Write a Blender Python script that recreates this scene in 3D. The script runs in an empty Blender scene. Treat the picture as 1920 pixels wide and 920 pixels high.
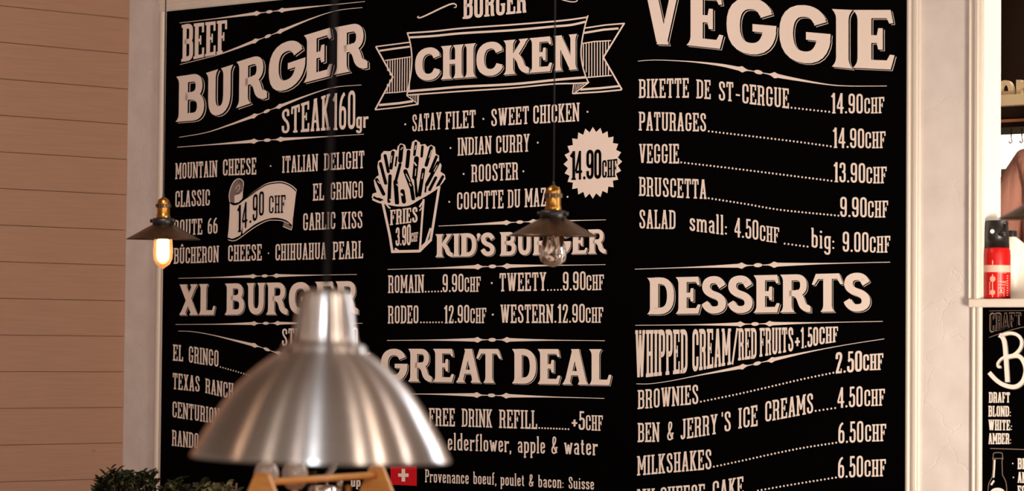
import bpy, math, random
from mathutils import Vector, Matrix, Euler
random.seed(7)
sc = bpy.context.scene
C = sc.collection
R_ = math.radians
# ------------------------------------------------------------------ camera, world, light
FP, CX, CY, CAMZ = 5000.0, 960.0, 460.0, 1.20
PITCH, ROLL = math.atan(190 / FP), 0.0092
Fv = Vector((0, math.cos(PITCH), math.sin(PITCH)))
R0 = Vector((1, 0, 0)); U0 = Vector((0, -math.sin(PITCH), math.cos(PITCH)))
Rv = R0 * math.cos(ROLL) + U0 * math.sin(ROLL)
Uv = -R0 * math.sin(ROLL) + U0 * math.cos(ROLL)
CAM = Vector((0, 0, CAMZ))
cd = bpy.data.cameras.new('camera'); cam = bpy.data.objects.new('camera', cd); C.objects.link(cam)
m = Matrix.Identity(4)
for i in range(3):
    m[i][0] = Rv[i]; m[i][1] = Uv[i]; m[i][2] = -Fv[i]; m[i][3] = CAM[i]
cam.matrix_world = m
cd.sensor_width = 36; cd.lens = 36 * FP / 1920; cd.clip_end = 60
cd.dof.use_dof = True; cd.dof.focus_distance = 9.9; cd.dof.aperture_fstop = 4.4
sc.camera = cam
sc.view_settings.view_transform = 'Standard'; sc.view_settings.look = 'None'
sc.view_settings.gamma = 1; sc.view_settings.exposure = 0.17
sc.view_settings.use_curve_mapping = False
W_ = bpy.data.worlds.new('room_ambience'); sc.world = W_; W_.use_nodes = True
bg = W_.node_tree.nodes['Background']
bg.inputs[0].default_value = (1.0, 0.76, 0.63, 1); bg.inputs[1].default_value = 0.205

def area(name, loc, target, size, power, col, sy=None):
    l = bpy.data.lights.new(name, 'AREA'); l.energy = power; l.color = col
    l.shape = 'RECTANGLE'; l.size = size; l.size_y = sy or size
    o = bpy.data.objects.new(name, l); C.objects.link(o); o.location = loc
    o.rotation_euler = (Vector(target) - Vector(loc)).to_track_quat('-Z', 'Y').to_euler()
    return o
WARM = (1.0, 0.70, 0.50); COOL = (0.86, 0.92, 1.0)
kl0 = area('counter_lamp_right', (2.38, 6.5, 0.85), (0.9, 9.3, 1.0), 0.45, 46, (1.0, 0.88, 0.73), 0.7); kl0.data.spread = R_(125)
area('added_edge_panel', (2.85, 7.45, 2.3), (-.3, 4.0, 1.3), 0.30, 26, (0.84, 0.90, 1.0), 1.5)  # unseen cool panel added to brighten the dome lamp's right edge
area('added_streak_panel', (-0.5, -1.2, 2.3), (-0.3, 4, 1.5), 0.30, 76, COOL, 1.5)  # unseen panel behind the camera, added for the dome's white streak
area('added_fill_left', (-1.0, 7.4, 3.1), (-1.9, 11, 1.3), 0.4, 47, (1.0, 0.82, 0.74))  # unseen fill added to lift the left wall strip and planks
for az, en, col in ((-82, 5, (1.0, 0.62, 0.40)), (-46, 5, (1.0, .80, .66)), (-18, 6, (1.0, .84, .80)), (42, 17, (1.0, .80, .66)), (62, 23, (1.0, .78, .62)), (95, 15, (1.0, .84, .76))):
    area('added_streak_spot', (-.3 + 3.4 * math.sin(R_(az)), 4 - 3.4 * math.cos(R_(az)), 3.0), (-0.3, 9.8, 1.4), 0.22, en, col, .6)  # unseen spots added around the dome lamp for its streaks and room fill

# ------------------------------------------------------------------ frames
ANG = math.atan(6300 / FP)                       # the menu wall runs away to the left
D = Vector((math.sin(ANG), -math.cos(ANG), 0)); N = Vector((-math.cos(ANG), -math.sin(ANG), 0))
P0 = Vector((0, 10, 0)); WROT = math.atan2(D.y, D.x)
def ray(x, y): return (Fv * FP + Rv * (x - CX) - Uv * (y - CY))
def WP(x, y, off=0.0):                           # point of the wall plane (s, n, z); n is measured into the wall
    d = ray(x, y); q = P0 + N * off - CAM
    t = q.dot(N) / d.dot(N); p = CAM + d * t - P0
    return Vector((p.dot(D), -off, p.z))
def WW(s, n, z): return P0 + D * s - N * n + Vector((0, 0, z))
def at(x, y, Y):                                 # point at depth Y
    d = ray(x, y); return CAM + d * (Y / d.y)

# ------------------------------------------------------------------ materials
MATS = {}
def mat(name, col, rough=0.5, metal=0.0, spec=0.5, **k):
    if name in MATS: return MATS[name]
    mt = bpy.data.materials.new(name); mt.use_nodes = True
    b = mt.node_tree.nodes['Principled BSDF']
    b.inputs['Base Color'].default_value = (*col, 1); b.inputs['Roughness'].default_value = rough
    b.inputs['Metallic'].default_value = metal; b.inputs['Specular IOR Level'].default_value = spec
    for kk, v in k.items(): b.inputs[kk.replace('_', ' ')].default_value = v
    MATS[name] = mt; return mt
def nodes(mt): return mt.node_tree.nodes, mt.node_tree.links, mt.node_tree.nodes['Principled BSDF']
def vary(mt, scale, c0, c1, stretch=(1, 1, 1), bump=0.0, detail=6, rough=None, p0=0.3, p1=0.7, rand=False, dist=0.002):
    nd, ln, b = nodes(mt)
    tc = nd.new('ShaderNodeTexCoord'); mp = nd.new('ShaderNodeMapping'); mp.inputs['Scale'].default_value = stretch
    ln.new(tc.outputs['Object'], mp.inputs[0])
    if rand:
        oi = nd.new('ShaderNodeObjectInfo'); mu = nd.new('ShaderNodeMath'); mu.operation = 'MULTIPLY'; mu.inputs[1].default_value = 37
        ln.new(oi.outputs['Random'], mu.inputs[0]); ln.new(mu.outputs[0], mp.inputs['Location'])
    nz = nd.new('ShaderNodeTexNoise'); nz.inputs['Scale'].default_value = scale; nz.inputs['Detail'].default_value = detail
    ln.new(mp.outputs[0], nz.inputs['Vector'])
    cr = nd.new('ShaderNodeValToRGB'); cr.color_ramp.elements[0].position = p0; cr.color_ramp.elements[1].position = p1
    cr.color_ramp.elements[0].color = (*c0, 1); cr.color_ramp.elements[1].color = (*c1, 1)
    ln.new(nz.outputs[0], cr.inputs[0]); ln.new(cr.outputs[0], b.inputs['Base Color'])
    if bump:
        bp = nd.new('ShaderNodeBump'); bp.inputs['Strength'].default_value = bump; bp.inputs['Distance'].default_value = dist
        ln.new(nz.outputs[0], bp.inputs['Height']); ln.new(bp.outputs[0], b.inputs['Normal'])
    return mp, cr, nz
M_board = mat('black_board', (0.0004, 0.0003, 0.0003), 0.6, spec=0.02)
M_ink = mat('cream_lettering', (0.78, 0.66, 0.58), 0.75, spec=0.15)
M_ink2 = mat('faded_lettering', (0.22, 0.15, 0.115), 0.75, spec=0.15)
M_grey = mat('grey_print', (0.20, 0.155, 0.14), 0.75, spec=0.15)
M_red = mat('flag_red', (0.55, 0.006, 0.012), 0.6, spec=0.2)
M_plaster = mat('white_plaster', (0.66, 0.6, 0.56), 0.75, spec=0.25)
mp, cr, nz = vary(M_plaster, 9, (0.60, 0.53, 0.49), (0.68, 0.615, 0.575), bump=0.25, dist=0.004, detail=3)
nd, ln, b = nodes(M_plaster)                      # trowel scratches
vo = nd.new('ShaderNodeTexVoronoi'); vo.feature = 'DISTANCE_TO_EDGE'; vo.inputs['Scale'].default_value = 3.3
n2 = nd.new('ShaderNodeTexNoise'); n2.inputs['Scale'].default_value = 5; n2.inputs['Detail'].default_value = 4
vm = nd.new('ShaderNodeVectorMath'); vm.operation = 'MULTIPLY_ADD'; vm.inputs[1].default_value = (.35, .35, .35)
tc = nd.new('ShaderNodeTexCoord'); ln.new(tc.outputs['Object'], n2.inputs['Vector'])
ln.new(n2.outputs['Color'], vm.inputs[0]); ln.new(tc.outputs['Object'], vm.inputs[2]); ln.new(vm.outputs[0], vo.inputs['Vector'])
mr = nd.new('ShaderNodeMapRange'); mr.inputs[1].default_value = 0; mr.inputs[2].default_value = 0.012
ln.new(vo.outputs['Distance'], mr.inputs[0])
bp = nd.new('ShaderNodeBump'); bp.inputs['Strength'].default_value = 0.22; bp.inputs['Distance'].default_value = 0.003
ln.new(mr.outputs[0], bp.inputs['Height'])
old = b.inputs['Normal'].links[0].from_node; ln.new(old.outputs[0], bp.inputs['Normal']); ln.new(bp.outputs[0], b.inputs['Normal'])
M_frame = mat('cream_painted_wood', (0.74, 0.65, 0.52), 0.5, spec=0.35)
vary(M_frame, 14, (0.66, 0.58, 0.49), (0.71, 0.63, 0.54), stretch=(1, 1, .15), bump=0.03)
M_jamb = mat('bright_white_paint', (0.86, 0.84, 0.78), 0.5)
M_plank = mat('pale_plank_wood', (0.55, 0.42, 0.33), 0.65, spec=0.25)
mp, cr, nz = vary(M_plank, 5, (0.30, 0.165, 0.106), (0.335, 0.19, 0.126), stretch=(1.0, 1.0, 22), bump=0.05, detail=8, rand=True)
nd, ln, b = nodes(M_plank)                        # a few small knots
tc = nd.new('ShaderNodeTexCoord'); vo = nd.new('ShaderNodeTexVoronoi'); vo.inputs['Scale'].default_value = 4.2
mp2 = nd.new('ShaderNodeMapping'); mp2.inputs['Scale'].default_value = (1, 1, 1.7); ln.new(tc.outputs['Object'], mp2.inputs[0])
oi = nd.new('ShaderNodeObjectInfo'); mu = nd.new('ShaderNodeMath'); mu.operation = 'MULTIPLY'; mu.inputs[1].default_value = 53
ln.new(oi.outputs['Random'], mu.inputs[0]); ln.new(mu.outputs[0], mp2.inputs['Location']); ln.new(mp2.outputs[0], vo.inputs['Vector'])
mr = nd.new('ShaderNodeMapRange'); mr.inputs[1].default_value = 0.03; mr.inputs[2].default_value = 0.07; mr.inputs[3].default_value = 0.45; mr.inputs[4].default_value = 1
ln.new(vo.outputs['Distance'], mr.inputs[0])
mx = nd.new('ShaderNodeMix'); mx.data_type = 'RGBA'; mx.blend_type = 'MIX'; mx.inputs[6].default_value = (0.24, 0.12, 0.07, 1)
ln.new(mr.outputs[0], mx.inputs[0]); ln.new(cr.outputs[0], mx.inputs[7]); ln.new(mx.outputs[2], b.inputs['Base Color'])
M_brass = mat('aged_brass', (0.52, 0.25, 0.055), 0.28, 1.0)
M_bronze = mat('dark_bronze_shade', (0.10, 0.062, 0.038), 0.33, 0.95)
vary(M_bronze, 30, (0.085, 0.05, 0.03), (0.17, 0.105, 0.065), detail=4)
M_black = mat('black_enamel', (0.012, 0.009, 0.008), 0.4)
M_cord = mat('black_cord', (0.012, 0.008, 0.008), 0.8)
M_glass = mat('clear_glass', (1, 0.96, 0.92), 0.02, Transmission_Weight=1.0, IOR=1.45)
M_amber = mat('glowing_amber_glass', (1, 0.5, 0.2), 0.3, Transmission_Weight=0.6)
nd, ln, b = nodes(M_amber); b.inputs['Emission Color'].default_value = (1, 0.22, 0.05, 1); b.inputs['Emission Strength'].default_value = 0.55  # emission puts the lit bulb's orange halo into its glass
M_fil = mat('lit_filament', (1, .8, .5)); nd, ln, b = nodes(M_fil)
b.inputs['Emission Color'].default_value = (1, 0.62, 0.30, 1); b.inputs['Emission Strength'].default_value = 200
M_filoff = mat('copper_filament', (0.5, 0.27, 0.14), 0.3, 0.8)
M_alu = mat('brushed_aluminium', (0.84, 0.79, 0.75), 0.30, 1.0, Anisotropic=0.95, Anisotropic_Rotation=0.25)
nd, ln, b = nodes(M_alu)
tg = nd.new('ShaderNodeTangent'); tg.direction_type = 'RADIAL'; tg.axis = 'Z'; ln.new(tg.outputs[0], b.inputs['Tangent'])
tc = nd.new('ShaderNodeTexCoord'); mp = nd.new('ShaderNodeMapping'); mp.inputs['Scale'].default_value = (3, 3, 260)
nz = nd.new('ShaderNodeTexNoise'); nz.inputs['Scale'].default_value = 3; ln.new(tc.outputs['Object'], mp.inputs[0]); ln.new(mp.outputs[0], nz.inputs['Vector'])
mr = nd.new('ShaderNodeMapRange'); mr.inputs[3].default_value = 0.24; mr.inputs[4].default_value = 0.36
ln.new(nz.outputs[0], mr.inputs[0]); ln.new(mr.outputs[0], b.inputs['Roughness'])
M_alu_in = mat('white_shade_lining', (0.7, 0.68, 0.64), 0.5)
M_wood = mat('oiled_pine', (0.55, 0.24, 0.07), 0.4)
vary(M_wood, 8, (0.74, 0.32, 0.075), (0.92, 0.46, 0.13), stretch=(2, 2, 12), detail=6)
M_steel = mat('polished_steel', (0.8, 0.76, 0.73), 0.12, 1.0)
M_pearl = mat('pale_frosted_glass', (0.75, 0.64, 0.55), 0.25, Coat_Weight=0.6)
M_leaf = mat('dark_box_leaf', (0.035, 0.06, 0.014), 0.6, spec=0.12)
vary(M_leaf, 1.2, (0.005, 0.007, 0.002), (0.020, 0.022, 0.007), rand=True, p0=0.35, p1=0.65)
M_leaf2 = mat('lit_box_leaf', (0.16, 0.17, 0.04), 0.5, spec=0.2)
vary(M_leaf2, 1.2, (0.018, 0.02, 0.005), (0.12, 0.10, 0.03), rand=True, p0=0.35, p1=0.6)  # light on the right-hand leaves put into this olive leaf colour
M_twig = mat('twig_bark', (0.07, 0.04, 0.02), 0.8)
M_planter = mat('grey_planter', (0.12, 0.10, 0.09), 0.7)
M_soil = mat('dark_soil', (0.03, 0.02, 0.012), 0.95)
M_floor = mat('dark_wood_floor', (0.16, 0.09, 0.05), 0.45)
vary(M_floor, 4, (0.12, 0.065, 0.035), (0.20, 0.11, 0.06), stretch=(1, 8, 1))
M_ceil = mat('cream_ceiling', (0.55, 0.45, 0.37), 0.8)
M_ext = mat('extinguisher_red', (0.48, 0.005, 0.004), 0.35, spec=0.3)
M_lab = mat('pale_label', (0.70, 0.42, 0.32), 0.5)
M_white = mat('white_plastic', (0.85, 0.78, 0.66), 0.35)
M_yel = mat('pale_yellow_paint', (0.58, 0.41, 0.17), 0.6)
M_tan = mat('tan_cupboard', (0.42, 0.27, 0.12), 0.6)
M_dark = mat('dark_brown_panel', (0.018, 0.009, 0.005), 0.9, spec=0.1)
M_kwall = mat('kitchen_white_wall', (0.92, 0.91, 0.88), 0.6)
M_shelf = mat('cream_shelf', (0.60, 0.44, 0.26), 0.5)
M_copper = mat('copper_brown', (0.36, 0.12, 0.05), 0.5)
M_shirt = mat('peach_cotton', (0.50, 0.26, 0.18), 0.85); vary(M_shirt, 3, (0.40, 0.17, 0.12), (0.50, 0.23, 0.165), bump=0.6, stretch=(7, 7, 1), dist=0.02)
M_skin = mat('skin', (0.55, 0.33, 0.24), 0.5); M_hair = mat('dark_hair', (0.03, 0.018, 0.012), 0.6)
M_trous = mat('dark_trousers', (0.02, 0.02, 0.025), 0.8)

# ------------------------------------------------------------------ mesh building
class MB:
    def __init__(s): s.v = []; s.f = []; s.m = []; s.sm = []
    def add(s, vs, fs, mi=0, smooth=False):
        o = len(s.v); s.v += [tuple(v) for v in vs]
        for f in fs: s.f.append(tuple(i + o for i in f)); s.m.append(mi); s.sm.append(smooth)
    def box(s, a, b, mi=0):
        (x0, y0, z0), (x1, y1, z1) = a, b
        x0, x1 = sorted((x0, x1)); y0, y1 = sorted((y0, y1)); z0, z1 = sorted((z0, z1))
        s.add([(x0, y0, z0), (x1, y0, z0), (x1, y1, z0), (x0, y1, z0), (x0, y0, z1), (x1, y0, z1), (x1, y1, z1), (x0, y1, z1)],
              [(0, 3, 2, 1), (4, 5, 6, 7), (0, 1, 5, 4), (1, 2, 6, 5), (2, 3, 7, 6), (3, 0, 4, 7)], mi)
    def lathe(s, prof, n=48, mi=0, c=(0, 0, 0), smooth=True, ribs=0, ribd=0.0):
        vs = []
        for r, z in prof:
            for k in range(n):
                a = 2 * math.pi * k / n; rr = r * (1 + (ribd if ribs and k % 2 else 0))
                vs.append((c[0] + rr * math.cos(a), c[1] + rr * math.sin(a), c[2] + z))
        fs = [(i * n + k, i * n + (k + 1) % n, (i + 1) * n + (k + 1) % n, (i + 1) * n + k) for i in range(len(prof) - 1) for k in range(n)]
        s.add(vs, fs, mi, smooth)
    def tube(s, pts, r, n=8, mi=0, cap=True, rs=None):
        pts = [Vector(p) for p in pts]; vs = []
        for i, p in enumerate(pts):
            d = (pts[min(i + 1, len(pts) - 1)] - pts[max(i - 1, 0)]).normalized()
            a = d.orthogonal().normalized() if i == 0 else (a - d * a.dot(d)).normalized()
            b2 = d.cross(a); rr = rs[i] if rs else r
            for k in range(n):
                t = 2 * math.pi * k / n; vs.append(p + a * rr * math.cos(t) + b2 * rr * math.sin(t))
        fs = [(i * n + k, i * n + (k + 1) % n, (i + 1) * n + (k + 1) % n, (i + 1) * n + k) for i in range(len(pts) - 1) for k in range(n)]
        if cap: fs += [tuple(range(n))[::-1], tuple(range((len(pts) - 1) * n, len(pts) * n))]
        s.add(vs, fs, mi, True)
    def prism(s, poly, y0, y1, mi=0):                # polygon in (x,z), extruded in y
        n = len(poly)
        s.add([(x, y0, z) for x, z in poly] + [(x, y1, z) for x, z in poly],
              [tuple(range(n)), tuple(range(2 * n - 1, n - 1, -1))] + [(i, i + n, (i + 1) % n + n, (i + 1) % n) for i in range(n)], mi)
    def mesh(s, name, mats):
        me = bpy.data.meshes.new(name); me.from_pydata(s.v, [], s.f)
        for mt in (mats if isinstance(mats, (list, tuple)) else [mats]): me.materials.append(mt)
        me.polygons.foreach_set('material_index', s.m); me.polygons.foreach_set('use_smooth', s.sm); me.update(); return me
    def build(s, name, mats, parent=None, loc=(0, 0, 0), rot=(0, 0, 0), bevel=0):
        o = bpy.data.objects.new(name, s.mesh(name, mats)); C.objects.link(o)
        o.location = loc; o.rotation_euler = rot; o.parent = parent
        if bevel:
            md = o.modifiers.new('bevel', 'BEVEL'); md.width = bevel; md.segments = 2; md.limit_method = 'ANGLE'
        return o
def tag(o, label=None, cat=None, group=None, kind=None):
    if label: o['label'] = label
    if cat: o['category'] = cat
    if group: o['group'] = group
    if kind: o['kind'] = kind
    return o
def thing(name, label, cat, loc, rotz=0, group=None):
    o = bpy.data.objects.new(name, None); C.objects.link(o); o.location = loc; o.rotation_euler = (0, 0, rotz)
    return tag(o, label, cat, group)
WR = (0, 0, WROT); WL = tuple(P0)
# ------------------------------------------------------------------ the setting
sBL = (WP(317, 22).x + WP(304, 870).x) / 2; sBR = (WP(1701, 5).x + WP(1700, 915).x) / 2
zBT = WP(317, 22).z; zBB = 0.35
sCorner = (WP(242, 40).x + WP(232, 840).x) / 2
sOp = WP(1843, 300).x                              # left side of the hatch
zSill = WP(1870, 560).z
CEIL = 3.25; TH = 0.115
S_R = 4.3
wb = MB()
for a, b_ in (((sCorner - .3, 0, 0), (sOp, TH, CEIL)), ((sOp, 0, 0), (S_R, TH, zSill)), ((sOp, 0, 2.7), (S_R, TH, CEIL)), ((sOp + 1.5, 0, zSill), (S_R, TH, 2.7))):
    wb.box(a, b_)
tag(wb.build('wall_back', M_plaster, None, WL, WR), kind='structure')
fl = MB(); fl.box((-7, -3, -0.1), (6, 15, 0)); tag(fl.build('floor', M_floor), kind='structure')
ce = MB(); ce.box((-7, 3, CEIL), (6, 15, CEIL + .1)); tag(ce.build('ceiling', M_ceil), kind='structure')
# left wall of horizontal planks
cw = WW(sCorner, 0, 0); AE = math.atan(5900 / FP); E = Vector((-math.sin(AE), -math.cos(AE), 0)); rE = math.atan2(E.y, E.x)
wl = MB(); wl.box((-.1, 0.016, 0), (3.6, .12, CEIL)) if False else wl.box((-.1, -.14, 0), (3.6, -.018, CEIL))
wleft = wl.build('wall_left', M_plank, None, tuple(cw), (0, 0, rE)); tag(wleft, kind='structure')
def zc(y): d = ray(237, y); t = Vector((cw.x, cw.y, 0)).length / Vector((d.x, d.y, 0)).length; return CAMZ + d.z * t
z1 = zc(35); z2 = zc(830); PH = (z1 - z2) / 12
pm = None
z = z1
while z > 0: z -= PH
k = 0
while z < CEIL:
    a, b_ = max(z, 0), min(z + PH, CEIL)
    full = b_ - a > PH * .99
    if pm is None or not full:
        pb = MB(); g = 0.0008
        h = (b_ - a)
        pb.prism([(0, g)] * 0 + [(0.0, g), (3.5, g), (3.5, h - g), (0.0, h - g)], -.018, 0)
        me = pb.mesh('plank', M_plank)
        if full: pm = me
    else: me = pm
    o = bpy.data.objects.new('plank', me); C.objects.link(o); o.parent = wleft
    o.location = (0, random.uniform(-.0012, .0012), a)
    if full:
        md = o.modifiers.new('bevel', 'BEVEL'); md.width = 0.0015; md.segments = 1
    z += PH; k += 1

# moulded trims: profile swept along a vertical or horizontal run, in wall coordinates
def moulding(s0, s1, z0, z1, prof, vert=True):
    b = MB(); n = len(prof)
    if vert: vs = [(s0 + (s1 - s0) * u, -h, z) for z in (z0, z1) for u, h in prof]
    else: vs = [(s, -h, z0 + (z1 - z0) * u) for s in (s0, s1) for u, h in prof]
    b.add(vs, [(i, i + 1, n + i + 1, n + i) for i in range(n - 1)] + [tuple(range(n)), tuple(range(n, 2 * n))])
    return b
PR = [(u, h * .45) for u, h in [(0, 0), (0, .016), (.12, .022), (.22, .022), (.28, .017), (.40, .017), (.48, .024), (.62, .028), (.78, .028), (.86, .022), (.93, .022), (1, .018), (1, 0)]]
# ------------------------------------------------------------------ menu board
sM = (sBL + sBR) / 2
board = thing('menu_board', 'wide black menu board with cream lettering in three columns on white wall', 'menu board', tuple(WW(sM, 0, zBB)), WROT)
def L(p): return (p.x - sM, p.y, p.z - zBB)
bp_ = MB(); bp_.box((sBL - sM, -.012, 0), (sBR - sM, 0, zBT - zBB)); bp_.build('board_panel', M_board, board)
fw = WP(1726, 500).x - WP(1700, 500).x; fl_ = WP(317, 22).x - WP(303, 22).x
def addm(b, name, par, s0, z0): 
    b.v = [(x - s0, y, z - z0) for x, y, z in b.v]; return b.build(name, M_frame, par)
addm(moulding(sBL, sBL - fl_ * 1.05, zBB - .06, zBT, PR), 'frame_rail', board, sM, zBB)
addm(moulding(sBR, sBR + fw, zBB - .06, zBT + .06, PR), 'frame_rail', board, sM, zBB)
addm(moulding(sBL - fl_ * 1.05, sBR, zBT, zBT + .075, PR, False), 'frame_rail', board, sM, zBB)
addm(moulding(sBL, sBR, zBB, zBB - .06, PR, False), 'frame_rail', board, sM, zBB)
sS = WP(1845, 700).x; zST = WP(1846, 576).z; zSB = 0.35; sSR = sS + 1.0
small = thing('beer_menu_board', 'small black drinks board with bottle drawing under the kitchen hatch', 'menu board', tuple(WW(sS + .5, 0, zSB)), WROT)
q = MB(); q.box((-.5, -.010, 0), (.5, 0, zST - zSB)); q.build('board_panel', M_board, small)
sF0 = WP(1823, 700).x
addm(moulding(sF0, sS, zSB - .06, zST, PR[::1]), 'frame_rail', small, sS + .5, zSB)
addm(moulding(sSR, sSR + .1, zSB - .06, zST, PR), 'frame_rail', small, sS + .5, zSB)
addm(moulding(sS, sSR, zSB, zSB - .06, PR, False), 'frame_rail', small, sS + .5, zSB)

# ---- lettering engine
def path(s):
    tk = s.replace('M', ' M ').replace('L', ' L ').replace('Q', ' Q ').split(); pts = []; i = 0; c = 'M'
    while i < len(tk):
        if tk[i] in 'MLQ': c = tk[i]; i += 1
        if c in 'ML': pts.append((float(tk[i]), float(tk[i + 1]))); i += 2
        else:
            x0, y0 = pts[-1]; x1, y1, x2, y2 = map(float, tk[i:i + 4]); i += 4
            for j in range(1, 7):
                t = j / 6; pts.append(((1 - t) ** 2 * x0 + 2 * t * (1 - t) * x1 + t * t * x2, (1 - t) ** 2 * y0 + 2 * t * (1 - t) * y1 + t * t * y2))
    return pts
def strokeq(pts, w, w1=None):
    n = len(pts); out = []; Lf = []; Rt = []
    closed = math.dist(pts[0], pts[-1]) < 1e-6
    for i in range(n):
        if closed: a, b = pts[i - 1] if i else pts[-2], pts[(i + 1) % n] if i < n - 1 else pts[1]
        else: a, b = pts[max(i - 1, 0)], pts[min(i + 1, n - 1)]
        p = pts[i]; ww = w if w1 is None else (w(i / (n - 1)) if callable(w) else w + (w1 - w) * i / (n - 1))
        d1 = (p[0] - a[0], p[1] - a[1]); d2 = (b[0] - p[0], b[1] - p[1])
        l1 = math.hypot(*d1) or 1; l2 = math.hypot(*d2) or 1
        if math.hypot(*d1) == 0: d1, l1 = d2, l2
        if math.hypot(*d2) == 0: d2, l2 = d1, l1
        t = (d1[0] / l1 + d2[0] / l2, d1[1] / l1 + d2[1] / l2); lt = math.hypot(*t) or 1; t = (t[0] / lt, t[1] / lt)
        cs = max(0.5, t[0] * d1[0] / l1 + t[1] * d1[1] / l1); h = ww / 2 / cs
        Lf.append((p[0] - t[1] * h, p[1] + t[0] * h)); Rt.append((p[0] + t[1] * h, p[1] - t[0] * h))
    for i in range(n - 1): out.append([Lf[i], Lf[i + 1], Rt[i + 1], Rt[i]])
    return out
def rect(a, b, c, d): return [(a, b), (c, b), (c, d), (a, d)]
def circ(x, y, r, ry=None, n=12): return [(x + r * math.cos(2 * math.pi * k / n), y + (ry or r) * math.sin(2 * math.pi * k / n)) for k in range(n)]
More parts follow.
